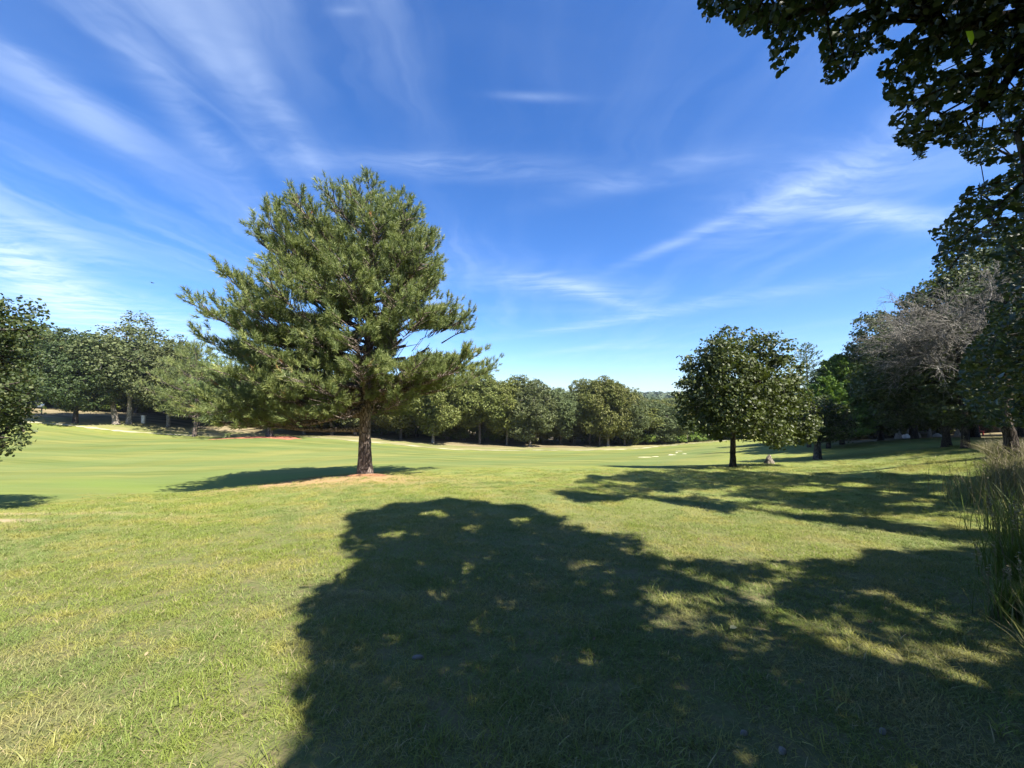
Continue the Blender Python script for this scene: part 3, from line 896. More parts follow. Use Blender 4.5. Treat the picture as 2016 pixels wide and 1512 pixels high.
PY = 14.0
pb = on(722, PY)
pz = lambda py: at(722, py, PY)[2] - pb[2]
pw = lambda d: d / F_PX * PY
axis = [(0, 0, -.3), (0, 0, 0), (-.05, 0, pz(840)), (-.05, .05, pz(740)), (.08, 0, pz(600)), (.12, 0, pz(480)), (0, 0, pz(368))]
Lp = [(pz(856), pw(220)), (pz(830), pw(290)), (pz(790), pw(318)), (pz(730), pw(305)), (pz(695), pw(280)), (pz(650), pw(305)), (pz(600), pw(318)), (pz(570), pw(312)), (pz(545), pw(205)), (pz(500), pw(232)), (pz(475), pw(215)), (pz(440), pw(150)), (pz(410), pw(118)), (pz(388), pw(72)), (pz(368), pw(10))]
Rp = [(pz(856), pw(10)), (pz(815), pw(40)), (pz(790), pw(95)), (pz(745), pw(150)), (pz(715), pw(262)), (pz(700), pw(225)), (pz(688), pw(120)), (pz(650), pw(170)), (pz(620), pw(200)), (pz(590), pw(125)), (pz(555), pw(142)), (pz(470), pw(142)), (pz(440), pw(124)), (pz(405), pw(86)), (pz(388), pw(52)), (pz(368), pw(10))]


r_pine = np.random.default_rng(6)
PINE_GAPS = [(612, 612, 50, 13, -5), (700, 642, 38, 15, 20), (560, 690, 60, 8, -8), (850, 600, 30, 8, 10), (690, 700, 30, 10, 10), (800, 700, 34, 12, 20), (640, 740, 60, 10, -10), (440, 668, 40, 7, -10), (760, 560, 20, 10, 60), (700, 470, 14, 6, 0), (800, 640, 20, 12, 0), (500, 760, 40, 7, 5), (590, 560, 14, 6, 0), (780, 740, 26, 8, 0), (738, 600, 16, 30, 0), (722, 690, 20, 28, 0), (660, 560, 40, 8, 15), (880, 560, 26, 7, 0), (540, 640, 50, 8, -8), (620, 790, 50, 9, 10), (690, 770, 30, 16, -30), (455, 720, 50, 8, -5)]


def pine_skip(P):
    px, py, ok = project(P)
    # keep the sky gap at the right below the crown and the bare trunk foot free
    g = (px > 775) & (px < 905) & (py > 652) & (py < 702)
    t = (px > 690) & (px < 760) & (py > 792) & (P[:, 1] < 15)
    u = (px > 575) & (py > 822)
    h = gap(px, py, PINE_GAPS) & (r_pine.random(len(px)) < .93)
    return g | t | u | h


pine("pine_tree", "big lone pine with broad layered crown standing on needle litter in the lawn", pb, axis, Lp, Rp, .70, 140, 3, .235, .92, .082, None, skip=pine_skip, eyeh=EYE - pb[2])
# fallen needles piled round its foot
link("needle_mound", ground_patch("needle_mound", pb[0] + .05, pb[1] - .15, .62, .42, flat_mat("fallen_needles", (.24, .125, .065), .95, 9, .35), dz=.07, seed=2), kind='structure')

# second pine, low and wide over the red mulch, and a small one beside it
def small_pine(label, px, Y, zs, Ls, Rs, n, seed, rt, ts, step):
    p_ = on(px, Y); zf = lambda py: at(px, py, Y)[2] - p_[2]; wf = lambda d: d / F_PX * Y
    top = zf(zs[-1])
    ax_ = [(0, 0, -.3), (0, 0, 0), (.2, 0, top * .25), (0, 0, top * .5), (-.2, 0, top)]
    pine("pine_tree", label, p_, ax_, [(zf(y), wf(v)) for y, v in zip(zs, Ls)], [(zf(y), wf(v)) for y, v in zip(zs, Rs)], .6, n, seed, rt, ts, step, None, tuft_n=26, flatk=.5)


small_pine("low wide pine over red mulch behind the big pine's left side", 532, 43.6, [838, 805, 760, 715, 690, 672], [100, 125, 135, 110, 60, 10], [50, 90, 120, 90, 50, 8], 70, 8, .30, 2.2, .34)
small_pine("small yellow-green pine between the pale-trunked oaks and the mulched pine", 385, 45.5, [820, 800, 760, 725, 700, 682], [40, 70, 85, 70, 40, 6], [40, 60, 75, 60, 30, 6], 60, 18, .22, 2.1, .34)

# ------------------------------------------------------------------ maple and the right-hand trees
def lobed_tree(name, label, base, lobes, trunk_pts, trunk_r, mleaf, mbark, seed, spacing, per, leaf, cat='tree', tv=LEAF_V, tf=LEAF_F, fill=.3, extra=None, skip=None, flat=.7):
    r = np.random.default_rng(seed)
    root = thing(name, label, cat, base)
    lob = [(np.array(c, float), rad) for c, rad in lobes]
    C, N = clusters_of(r, lob, spacing, fill)
    if skip is not None:
        k = ~skip(C + np.array(base)); C, N = C[k], N[k]
    link("trunk", trunk_mesh(name + "_trunk", trunk_pts, trunk_r, mbark, r, sides=12, rings=26, flare=.45), root)
    sel = r.choice(len(C), min(260, len(C)), replace=False)
    link("branches", branch_mesh(name + "_branches", trunk_pts, np.concatenate([np.array([c for c, _ in lob]), C[sel]]), r, mbark, trunk_r[-1] * .9, .012, 5), root, kind='stuff')
    link("crown", leaves_mesh(name + "_crown", r, C, N, per, spacing * .45, leaf, mleaf, tv, tf, flat=flat), root, kind='stuff')
    return root


def px_lobes(base, Y, items):
    """(column, row, radius in photo pixels, depth offset m) -> local lobe centres"""
    out = []
    for px, py, rp, dy in items:
        yy = Y + dy
        out.append((at(px, py, yy) - base, rp / F_PX * yy * .88))
    return out


mb = on(1440, 18)
lm = px_lobes(mb, 18, [(1448, 680, 42, 0), (1415, 700, 38, -.6), (1385, 725, 42, .4), (1372, 770, 40, -.4), (1368, 815, 36, .2), (1395, 834, 34, -.9), (1440, 735, 52, -1.2), (1490, 705, 38, .3), (1520, 690, 34, -.3),
                       (1535, 735, 40, .4), (1490, 765, 50, -1.3), (1545, 780, 40, -.5), (1560, 825, 42, -.2), (1510, 830, 44, -1.4), (1575, 853, 24, -.6), (1450, 800, 50, -1.8), (1420, 838, 30, -1.0), (1465, 838, 30, .5), (1440, 760, 55, 1.4),
                       (1500, 790, 52, 1.5), (1400, 790, 45, 1.5), (1530, 858, 26, -.6)])
lobed_tree("maple_tree", "round dense maple with a thin dark trunk standing alone right of centre", mb, lm, [(0, 0, -.2), (0, 0, .6), (.03, 0, 1.4), (.05, 0, 2.4), (.0, .1, 3.4)], [.14, .115, .11, .10, .07],
           M_MAPLE, M_BARK_DARK, 21, .34, 20, .132, fill=.2, flat=.42)

# left near tree whose crown hangs into the frame from the left edge
lb = np.array([-11.2, 7.8, gz(-11.2, 7.8)])
ll = px_lobes(lb, 7.8, [(-40, 640, 62, 0), (30, 625, 38, 0), (52, 650, 22, -.2), (-10, 700, 50, .3), (0, 760, 48, -.3), (20, 800, 34, 0), (-30, 840, 55, .2), (20, 862, 22, -.1), (5, 815, 30, .8), (-120, 720, 110, .5), (-180, 820, 90, 0), (-150, 600, 90, 0), (40, 828, 20, .2), (8, 880, 16, 0), (-90, 880, 50, .4)])
lobed_tree("oak_tree", "near oak with dark drooping branches entering from the left edge", lb, ll, [(0, 0, -.2), (0, 0, 1.0), (.1, 0, 2.2), (0, .1, 3.4)], [.22, .19, .17, .12], M_OAK_DARK, M_BARK_DARK, 31, .19, 13, .07, fill=.3)

# tree with a dark trunk right of the stump, its crown merging into the dark trees
tb = on(1606, 24)
lt = px_lobes(tb, 24, [(1606, 812, 34, 0), (1580, 822, 30, .8), (1640, 820, 30, .6), (1612, 842, 30, -.2), (1575, 845, 26, .3), (1650, 842, 28, .4), (1625, 800, 22, .9)])
lobed_tree("oak_tree", "small dark oak with a stout bare trunk just right of the maple and the stump", tb, lt, [(0, 0, -.2), (0, 0, .8), (.03, 0, 1.8), (.0, .1, 3.0)], [.20, .17, .16, .11], M_OAK_DARK, M_BARK_OAK, 33, .32, 12, .15)


def conifer(name, label, px, Y, top_py, R, mleaf, mbark, seed, n, dens, up=.5, leaf=.22, rt=.16, z0=.6, base=None, expo=.8, narrow=(1, .32, .5)):
    r = np.random.default_rng(seed)
    b = on(px, Y) if base is None else base
    H = at(px, top_py, Y)[2] - b[2]
    root = thing(name, label, 'tree', b)
    link("trunk", trunk_mesh(name + "_trunk", [(0, 0, -.2), (0, 0, H * .3), (.04, 0, H * .7), (0, 0, H * .97)], [rt, rt * .75, rt * .35, .02], mbark, r, sides=9, rings=18), root)
    S0, S1, a0, a1, P, Dn = [], [], [], [], [], []
    for i in range(n):
        t = (i + .5) / n
        z = z0 + (H - z0) * t
        reach = R * (1 - t) ** expo * r.uniform(.65, 1.1) + .12
        az = i * 2.39996 + r.uniform(-.4, .4)
        A = np.array([0, 0, z]); B = A + np.array([math.cos(az) * reach, math.sin(az) * reach, up * reach * r.uniform(.6, 1.2)])
        S0.append(A); S1.append(B); a0.append(.012 + .012 * reach); a1.append(.006)
        k = max(4, int(reach * dens))
        w = r.uniform(.2, 1.02, k)
        side = np.array([-math.sin(az), math.cos(az), 0]) * (r.normal(size=(k, 1)) * .16 * reach * (1.1 - w[:, None]))
        P.append(A + (B - A) * w[:, None] + side + r.normal(size=(k, 3)) * .07)
        Dn.append(np.tile(unit(B - A), (k, 1)) + r.normal(size=(k, 3)) * .5 + [0, 0, .35])
    V, Fc = tubes(np.array(S0), np.array(S1), np.array(a0), np.array(a1), 4)
    link("branches", mesh_np(name + "_branches", V, Fc, mbark, smooth=True), root, kind='stuff')
    P = np.concatenate(P); Dn = np.concatenate(Dn)
    fr = frames(Dn, r)[:, :, [2, 0, 1]]
    s_ = leaf * r.uniform(.6, 1.3, len(P))
    V, Fc, ra = stamp(np.array(CARD_V) * np.array(narrow), CARD_F, P, fr, s_, np.clip(r.normal(.45, .2, len(P)), 0, 1))
    link("crown", mesh_np(name + "_crown", V, Fc, mleaf, {'rnd': ra}), root, kind='stuff')
    return root


conifer("juniper_tree", "sparse grey-green juniper with upswept twigs, sky showing through, behind the maple", 1590, 33, 676, 2.7, M_JUNIPER, M_BARK_OAK, 51, 90, 26, up=.62, leaf=.26, z0=1.0, expo=.62)
conifer("cedar_tree", "bright green cedar with a pointed dense crown right of the juniper", 1655, 32, 702, 3.0, M_CEDAR, M_BARK_DARK, 52, 230, 130, up=.45, leaf=.24, expo=.6, narrow=(1, .6, .7))
conifer("cedar_tree", "dark low cedar in front of the bright green one's left foot", 1628, 30, 745, 2.3, M_CEDAR, M_BARK_DARK, 53, 150, 110, up=.4, leaf=.22, expo=.6, narrow=(1, .6, .7))

# right-hand grove
RIGHT = [
    ("oakdark1", 1730, 34, 690, 3.9, "dark multi-branched oak at the left end of the right-hand grove"),
    ("oakdark0", 1797, 30, 625, 3.6, "tall dark oak with a grey trunk amid the right-hand grove"),
    ("oakdark2", 1860, 19.5, 640, 3.1, "oak with the thickest trunk, lit grey on its right side, by the shaded lawn"),
    ("oakdark1", 1915, 31, 530, 5.0, "very tall brownish-topped oak behind the bare grey tree"),
    ("oakdark0", 1690, 44, 745, 4.4, "dark oak behind the cedar's right side"),
    ("oakdark2", 1765, 42, 700, 5.2, "dark oak closing the gap behind the tall grove oak"),
    ("oakdark1", 2010, 26, 600, 4.6, "dark oak behind the twisted trunk at the right edge"),
]
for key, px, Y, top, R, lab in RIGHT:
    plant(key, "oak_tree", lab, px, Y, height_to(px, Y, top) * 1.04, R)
GR = "oaks at the back of the right-hand grove"
for i in range(30):
    px = 1560 + 560 * (i % 15 + r2.uniform(.1, .9)) / 15; Y = (46 if i < 15 else 58) + r2.uniform(-3, 3)
    top = np.interp(px, [1560, 1640, 1700, 1760, 1900, 2100], [800, 770, 740, 690, 640, 600]) + r2.uniform(0, 30)
    plant(f"oakdark{r2.integers(0, 3)}", "oak_tree", "dark oak at the back of the right-hand grove, mostly hidden", px, Y, height_to(px, Y, top), 4.8, GR)
for i in range(22):
    px = 1530 + 560 * (i + r2.uniform(.1, .9)) / 22; Y = 47 + r2.uniform(-4, 8)
    plant("bush1", "understory_bush", "low dark bush beneath the right-hand grove", px, Y, r2.uniform(2.2, 3.6), r2.uniform(2.4, 3.2), "low bushes beneath the right-hand grove", cat='bush')
# trees outside the frame to the right and behind, which shade the lawn
GS = "oaks standing to the right of and behind the viewpoint"
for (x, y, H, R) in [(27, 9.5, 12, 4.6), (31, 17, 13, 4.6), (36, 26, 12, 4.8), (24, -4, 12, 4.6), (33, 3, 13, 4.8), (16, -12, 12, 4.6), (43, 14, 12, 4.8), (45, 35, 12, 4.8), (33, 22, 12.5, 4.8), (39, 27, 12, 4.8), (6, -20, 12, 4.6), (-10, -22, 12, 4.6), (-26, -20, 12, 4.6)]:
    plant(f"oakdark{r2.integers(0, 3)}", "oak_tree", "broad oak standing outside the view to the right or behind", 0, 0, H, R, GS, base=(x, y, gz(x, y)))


# bare grey tree: dense fine twigs
def bare_tree(name, label, px, Y, seed, H, spread):
    r = np.random.default_rng(seed)
    b = on(px, Y)
    root = thing(name, label, 'tree', b)
    link("trunk", trunk_mesh(name + "_trunk", [(0, 0, -.2), (.05, 0, H * .15), (.0, .1, H * .3), (-.1, 0, H * .50)], [.15, .12, .10, .07], M_BARK_DARK, r, sides=9, rings=14), root)
    segs = []

    def rec(p, d, L, rad, depth):
        m = 4
        for k in range(m):
            d2 = unit(d + r.normal(size=3) * .13 + np.array([-.03, 0, (.06 if depth < 2 else -.05)]))
            q_ = p + d2 * L / m
            segs.append((p, q_, rad * (1 - .12 * k), rad * (1 - .12 * (k + 1))))
            if depth < 4 and (k > 0 or depth > 0):
                for _ in range([2, 2, 2, 2][depth] + (1 if r.random() < .45 else 0)):
                    dd = unit(d2 + r.normal(size=3) * .62 + np.array([-.12, 0, .02]))
                    rec(q_, dd, L * r.uniform(.50, .68), rad * .5, depth + 1)
            p, d = q_, d2
    for i in range(6):
        a = i * 2.4 + .5
        z = H * (.30 + .20 * i / 6)
        rec(np.array([0, 0, z]), unit(np.array([math.cos(a) * .85, math.sin(a) * .85, .75 + .12 * i])), spread * r.uniform(.85, 1.1), .06, 1)
    S = segs
    P0 = np.array([s_[0] for s_ in S]); P1 = np.array([s_[1] for s_ in S]); A0 = np.maximum([s_[2] for s_ in S], .006); A1 = np.maximum([s_[3] for s_ in S], .005)
    V, Fc = tubes(P0, P1, np.array(A0), np.array(A1), 3)
    link("twigs", mesh_np(name + "_twigs", V, Fc, M_TWIG, smooth=True), root, kind='stuff')
    print('bare tree segments', len(S))


bare_tree("bare_tree", "leafless grey tree with a dense tangle of fine drooping twigs at right", 1896, 17.6, 77, 9.2, 2.6)


# ------------------------------------------------------------------ near trees over the viewpoint (crown fills volume; foliage drops out where sky or sun comes through)
OVER = [(1378, -60), (1376, 12), (1395, 48), (1412, 30), (1440, 40), (1466, 74), (1500, 58), (1512, 92), (1522, 140), (1545, 152), (1562, 112), (1572, 82), (1612, 60), (1622, 130), (1618, 160), (1640, 172), (1678, 140), (1700, 108), (1735, 100), (1780, 92),
        (1728, 128), (1745, 205), (1772, 208), (1752, 245), (1762, 282), (1798, 292), (1797, 320), (1822, 312), (1830, 280), (1880, 290), (1905, 320), (1935, 335), (1895, 380), (1868, 432), (1826, 458), (1850, 488), (1832, 520), (1870, 536), (1908, 500), (1940, 520), (1975, 505),
        (1960, 560), (1985, 600), (1940, 590), (1945, 640), (1900, 690), (1880, 760), (1915, 820), (1950, 850), (2000, 840), (2300, 860), (2300, -60)]
OVER_GAPS = [(1660, 25, 28, 10, 20), (1775, 60, 34, 16, 25), (1850, 30, 18, 8, 0), (1865, 130, 22, 12, 20), (1950, 240, 26, 10, 10), (1900, 215, 20, 8, 0), (1985, 160, 20, 10, 0), (1930, 345, 60, 16, 15), (1985, 420, 14, 8, 0), (1960, 390, 18, 6, 0), (1980, 300, 16, 10, 0), (1945, 110, 10, 8, 0),
             (1590, 20, 10, 6, 0), (1840, 230, 14, 9, 0), (1800, 150, 12, 8, 0), (1700, 60, 14, 8, 0), (1990, 20, 18, 9, 0), (1940, 545, 30, 14, 20)]
SHADE_A = [(560, 1600), (572, 1440), (560, 1330), (588, 1262), (572, 1190), (598, 1148), (650, 1146), (722, 1108), (668, 1060), (698, 1040), (690, 1012), (780, 990), (930, 983), (1060, 1004), (1128, 1022), (1085, 1048), (1150, 1030), (1260, 1062), (1300, 1105), (1400, 1098), (1500, 1120),
           (1640, 1100), (1760, 1090), (1900, 1080), (2400, 1040), (2400, 1700), (560, 1700)]
SHADE_B = [(1075, 966), (1165, 938), (1280, 926), (1500, 928), (1700, 934), (1860, 936), (2300, 930), (2300, 1100), (1870, 1062), (1760, 1048), (1560, 1022), (1430, 1006), (1290, 984), (1150, 988)]
LIT = [(1515, 1195, 58, 16, -12), (1700, 1262, 90, 18, -24), (1830, 1310, 110, 20, -22), (1400, 1142, 50, 9, -10), (1330, 1128, 50, 9, -10), (1395, 1178, 30, 8, -8), (1300, 1180, 36, 8, -12), (1460, 1165, 26, 7, 0), (845, 1165, 22, 8, 0), (860, 1016, 30, 5, 0), (1022, 1028, 18, 6, 0),
       (1560, 1130, 60, 8, -8), (1740, 1185, 50, 8, -15), (1960, 1270, 40, 14, -10), (1160, 1110, 30, 7, 0), (1200, 1150, 24, 8, 0), (935, 1010, 14, 4, 0), (1180, 1040, 40, 8, -10), (1240, 1085, 40, 8, -10),
       (1140, 955, 50, 3, 0), (1220, 950, 40, 3, 0), (1330, 972, 60, 4, -3), (1600, 962, 50, 2.5, 0), (1800, 990, 60, 3, 0), (1500, 985, 50, 2.5, 0), (1880, 1010, 50, 4, 0), (1560, 1005, 50, 3, 0), (1830, 950, 40, 2, 0), (1440, 960, 30, 2, 0), (1760, 1020, 50, 3, 0)]


_rg = np.random.default_rng(3)
LIT += [(_rg.uniform(1260, 1980), 0, _rg.uniform(26, 70), _rg.uniform(8, 15), 0) for _ in range(22)]
LIT = [(a_, b_ if b_ else 1105 + (a_ - 1260) * .13 + _rg.uniform(0, 1) ** 1.2 * 125, c_, d_, e_ if b_ else -8 - (a_ - 1260) * .022) for a_, b_, c_, d_, e_ in LIT]
LIT += [(_rg.uniform(1150, 1900), _rg.uniform(950, 1040), _rg.uniform(20, 50), _rg.uniform(3, 6), 0) for _ in range(16)]
LIT += [(_rg.uniform(700, 1250), _rg.uniform(1000, 1130), _rg.uniform(12, 30), _rg.uniform(5, 9), 0) for _ in range(6)]
OVER_GAPS += [(_rg.uniform(1400, 2016), _rg.uniform(0, 560), _rg.uniform(7, 19), _rg.uniform(4, 10), _rg.uniform(0, 50)) for _ in range(75)]


def shadow_px(P):
    t = (P[:, 2] - 0) / -LIGHT[2]
    for _ in range(4):
        G = P + LIGHT * t[:, None]
        t = t + (G[:, 2] - ground(G[:, 0], G[:, 1])) / -LIGHT[2] * .8
    G = P + LIGHT * t[:, None]
    return G, project(np.column_stack([G[:, :2], ground(G[:, 0], G[:, 1])]))


def allowed(P, poly, slack=0.0):
    px, py, ok = project(P)
    inframe = ok & (px > -30) & (px < 2046) & (py > -30) & (py < 1560)
    vis_ok = ~inframe | (inpoly(px, py, OVER) & ~gap(px, py, OVER_GAPS))
    G, (sx, sy, sok) = shadow_px(P)
    s_in = sok & (sx > -200) & (sx < 2060) & (sy > 800) & (sy < 1560)
    jr = np.random.default_rng(len(P))
    near = np.clip(1500 / np.maximum(G[:, 1], 1.5) / 500, .12, 1.0)
    sx = sx + near * (jr.normal(size=len(P)) * 16 + 20 * np.sin(G[:, 0] * 5.1 + G[:, 1] * 2.3) + 11 * np.sin(G[:, 0] * 11 - G[:, 1] * 7))
    sy = sy + near * near * (jr.normal(size=len(P)) * 12 + 12 * np.sin(G[:, 0] * 4.3 + 1) + 8 * np.sin(G[:, 0] * 9.7 + G[:, 1] * 4)) + 3 * np.sin(G[:, 0] * 2.9) + 2 * np.sin(G[:, 0] * 7.1)
    sh_ok = ~s_in | ((inpoly(sx, sy, SHADE_A) | inpoly(sx, sy, SHADE_B)) & ~gap(sx, sy, LIT))
    if slack: return sh_ok
    return vis_ok & sh_ok, inframe & vis_ok & sh_ok, s_in & sh_ok


def overhead_tree(name, label, base, crown_c, crown_r, tpts, trad, seed, n_try, n_vis_leaf, size, mbark, special=None, floor_=1.9, view_n=6000, view_y=(2.9, 4.6), view_px=0, max_row=5000):
    r = np.random.default_rng(seed)
    root = thing(name, label, 'tree', base)
    # leaf clumps hang together on twigs: clump centres first, then leaves
    n = n_try
    d = unit(r.normal(size=(n, 3))); k = r.uniform(.25, 1.0, n) ** (1 / 3.)
    Cc = np.array(crown_c) + d * k[:, None] * np.array(crown_r)
    Cc = Cc[Cc[:, 2] > floor_]
    # more clumps where the foliage is seen against the sky
    m = view_n
    vx, vy = r.uniform(1370, 2060, m), r.uniform(-40, 870, m)
    ins = inpoly(vx, vy, OVER) & (vx > view_px)
    vx, vy = vx[ins], vy[ins]
    Yv = r.uniform(view_y[0], view_y[1], len(vx))
    Cv = np.array([at(a_, b_, c_) for a_, b_, c_ in zip(vx, vy, Yv)])
    Cc = np.concatenate([Cc, Cv])
    ok, vis, sh = allowed(Cc, None)
    ok &= ~(vis & (Cc[:, 1] < view_y[0]))
    _cx, _cy, _ = project(Cc); ok &= ~(vis & (_cy > max_row))
    Cc, vis = Cc[ok], vis[ok]
    per = 13
    L = np.repeat(Cc, per, 0) + r.normal(size=(len(Cc) * per, 3)) * np.array([.16, .16, .12])
    ok2, vis2, sh2 = allowed(L, None)
    L, vis2 = L[ok2], vis2[ok2]
    outw = unit(L - np.array(crown_c))
    Nn = outw * .4 + r.normal(size=L.shape) * .6 + np.array([0, 0, .75])
    rnd = np.clip(r.normal(.45, .2, len(L)), 0, 1)
    s_ = size * r.uniform(.7, 1.2, len(L)) * np.where(vis2, 1.0, 2.35 if size < .07 else 1.2)
    Rm = frames(Nn, r)
    base = np.array(base, float)

    def see(Q):
        px_, py_, ok_ = project(Q)
        v_ = ~(ok_ & (px_ > -60) & (px_ < 2060) & (py_ > -60) & (py_ < 1560)) | inpoly(px_, py_, OVER)
        return v_ & allowed(Q, None, True)
    # the leaves that show largest become single parts
    dist = np.linalg.norm(L - np.array([0, 0, EYE]), axis=1)
    px, py, _ = project(L)
    cand = np.where(vis2 & (px > 1380) & (px < 2010) & (py > 5) & (py < 900))[0]
    cand = cand[np.argsort(dist[cand] / s_[cand])][:n_vis_leaf]
    mask = np.ones(len(L), bool); mask[cand] = False
    mv = mask & vis2; mh = mask & ~vis2
    V, Fc, ra = stamp(LEAF_V, LEAF_F, L[mv] - base, Rm[mv], s_[mv], rnd[mv])
    V2, F2, ra2 = stamp(LEAF_V, LEAF_F, L[mh] - base, Rm[mh], s_[mh], rnd[mh])
    V = np.concatenate([V, V2]); Fc = np.concatenate([Fc, F2 + len(V) - len(V2)]); ra = np.concatenate([ra, ra2])
    link("crown", mesh_np(name + "_crown", V, Fc, M_NEAR, {'rnd': ra}), root, kind='stuff')
    lv = np.array(LEAF_V)
    lms = [mesh_np("leaf", lv, np.array(LEAF_F), M_NEAR, {'rnd': np.full(len(lv), q_)}) for q_ in (.25, .45, .6, .8)]
    ym = mesh_np("leaf", lv, np.array(LEAF_F), M_SUNLIT_LEAF, {'rnd': np.full(len(lv), .5)})
    from mathutils import Matrix
    for c_i, i in enumerate(cand):
        o = link("leaf", lms[c_i % 4], root)
        M3 = Matrix(Rm[i].tolist()).to_4x4()
        o.matrix_basis = Matrix.Translation(Vector(L[i] - base)) @ M3 @ Matrix.Scale(float(s_[i]), 4)
    if special is not None:
        P = at(*special)
        o = link("leaf", ym, root, label="leaf coloured bright yellow-green to look sunlit")
        o.rotation_euler = (math.radians(100), .5, .4); o.location = Vector(P - base); o.scale = (size * 1.6,) * 3
    link("trunk", trunk_mesh(name + "_trunk", tpts, trad, mbark, r, sides=14, rings=30, flare=.5), root)
    # limbs and twigs reach the clumps
    sel = np.concatenate([np.where(vis)[0][:420], r.choice(len(Cc), min(420, len(Cc)), replace=False)])
    tg_ = Cc[np.unique(sel)] - base
    link("branches", branch_mesh(name + "_branches", tpts, tg_, r, mbark, trad[-1] * .9, .004, 5, w=.25, keep=lambda Q: see(Q + base), e=.62), root, kind='stuff')
    print(name, 'clumps', len(Cc), 'leaves', len(L), 'visible', int(vis2.sum()))
    return root


ba = np.array([6.6, -3.4, gz(6.6, -3.4)])
overhead_tree("oak_tree", "large near oak whose dark leafy branches hang into the top right corner", ba, (4.9, -1.2, 7.0), (7.3, 6.4, 4.6),
              [(0, 0, -.2), (0, 0, 1.2), (-.1, .1, 2.6), (-.3, .3, 4.2), (-.6, .8, 5.6)], [.36, .30, .27, .23, .15], 101, 21000, 300, .055, M_BARK_DARK, special=(1908, 74, 2.0), floor_=2.6, view_n=5800, view_y=(2.5, 4.6), max_row=500)
bb = on(1985, 11.0)
overhead_tree("oak_tree", "near oak with a twisted mottled trunk at the right edge, foliage down to the weeds", bb, (11.6, 8.6, 6.8), (6.8, 5.4, 5.2),
              [(0, 0, -.2), (.02, 0, .5), (-.12, 0, 1.0), (.05, .05, 1.7), (-.1, 0, 2.6), (-.2, -.2, 4.2)], [.16, .13, .12, .11, .10, .08], 102, 12500, 0, .088, M_BARK_DARK, floor_=2.3, view_n=7000, view_y=(7.0, 11.0), view_px=1780)

# ------------------------------------------------------------------ small things on the ground
M_STUMP = bark_mat("stump_wood", (.22, .19, .155), (.32, .28, .23), 9, .15, .7)
sb = on(1511, 19.5)
r = np.random.default_rng(4)
st = thing("tree_stump", "pale jagged tree stump on the shaded lawn right of the maple trunk", "stump", sb)
link("trunk", trunk_mesh("stump_trunk", [(0, 0, -.1), (.0, 0, .12), (-.02, 0, .28), (.02, 0, .42)], [.19, .16, .10, .05], M_STUMP, r, sides=14, rings=14, flare=.35, bump=.09), st)
link("root", trunk_mesh("stump_root", [(.18, -.05, -.08), (.17, -.05, .02), (.12, -.02, .12)], [.07, .06, .03], M_STUMP, r, sides=8, rings=6, flare=.2), st)
link("splinter", trunk_mesh("stump_splinter", [(-.10, .0, .05), (-.13, 0, .2), (-.12, 0, .30)], [.06, .05, .02], M_STUMP, r, sides=7, rings=6, flare=0), st)

# pale broken snag at left
s0 = on(225, 48)
sn = thing("dead_trunk", "pale leaning dead trunk snapped off below the crowns at far left", "dead tree", s0)
hz = height_to(225, 48, 779)
link("trunk", trunk_mesh("snag_trunk", [(.35, 0, -.2), (.12, 0, hz * .3), (-.15, 0, hz * .65), (-.45, 0, hz)], [.33, .27, .24, .22], M_SNAG, r, sides=12, rings=18, flare=.3, bump=.06), sn)
link("root", trunk_mesh("snag_root", [(.9, -.2, -.05), (.75, -.15, .1), (.5, -.05, .4)], [.13, .12, .08], M_SNAG, r, sides=8, rings=6, flare=0), sn)

# small white and pale objects
M_WHITE = flat_mat("white_paint", (.78, .76, .70), .6, 8, .08)
M_STONE = flat_mat("pale_stone", (.22, .20, .17), .85, 8, .25)
M_RED = flat_mat("red_paint", (.42, .05, .035), .5, 8, .2)


def box_arr(cx, cy, cz, sx, sy, sz, rz=0.0):
    V = np.array([(x, y, z) for z in (-.5, .5) for y in (-.5, .5) for x in (-.5, .5)]) * [sx, sy, sz]
    c_, s_ = math.cos(rz), math.sin(rz)
    V = np.column_stack([V[:, 0] * c_ - V[:, 1] * s_, V[:, 0] * s_ + V[:, 1] * c_, V[:, 2]]) + [cx, cy, cz]
    return V, np.array([(0, 2, 3, 1), (4, 5, 7, 6), (0, 1, 5, 4), (2, 6, 7, 3), (0, 4, 6, 2), (1, 3, 7, 5)])


def boxes(name, items, mat, bevel=.01):
    vs, fs, o = [], [], 0
    for it in items:
        V, Fc = box_arr(*it); vs.append(V); fs.append(Fc + o); o += len(V)
    me = mesh_np(name, np.concatenate(vs), np.concatenate(fs), mat)
    return me


pm = on(284, 50)
t = thing("marker_post", "small white marker post on the grass between the pale trunks at far left", "marker post", pm)
link("post", boxes("marker_post_body", [(0, 0, .45, .34, .3, .95)], M_WHITE), t)
link("cap", boxes("marker_post_cap", [(0, 0, .97, .42, .38, .08)], M_WHITE), t)
pm = on(83, 49)
t = thing("tee_sign", "small pale sign where the path leaves the wood at far left", "sign", pm)
link("post", boxes("sign_post", [(0, 0, .5, .09, .09, 1.1)], M_BARK_OAK), t)
link("panel", boxes("sign_panel", [(0, -.08, 1.15, .8, .06, .4)], M_WHITE), t)


def cone_stone(px, Y, h, w, lab, mat, seed):
    rr = np.random.default_rng(seed)
    b_ = on(px, Y)
    me_ = trunk_mesh("stone_body", [(0, 0, -.1), (0, 0, h * .3), (.02, 0, h * .7), (.03, 0, h)], [w, w * .8, w * .45, w * .16], mat, rr, sides=9, rings=9, flare=.2, bump=.08)
    return link("standing_stone", me_, label=lab, cat="stone", loc=b_)


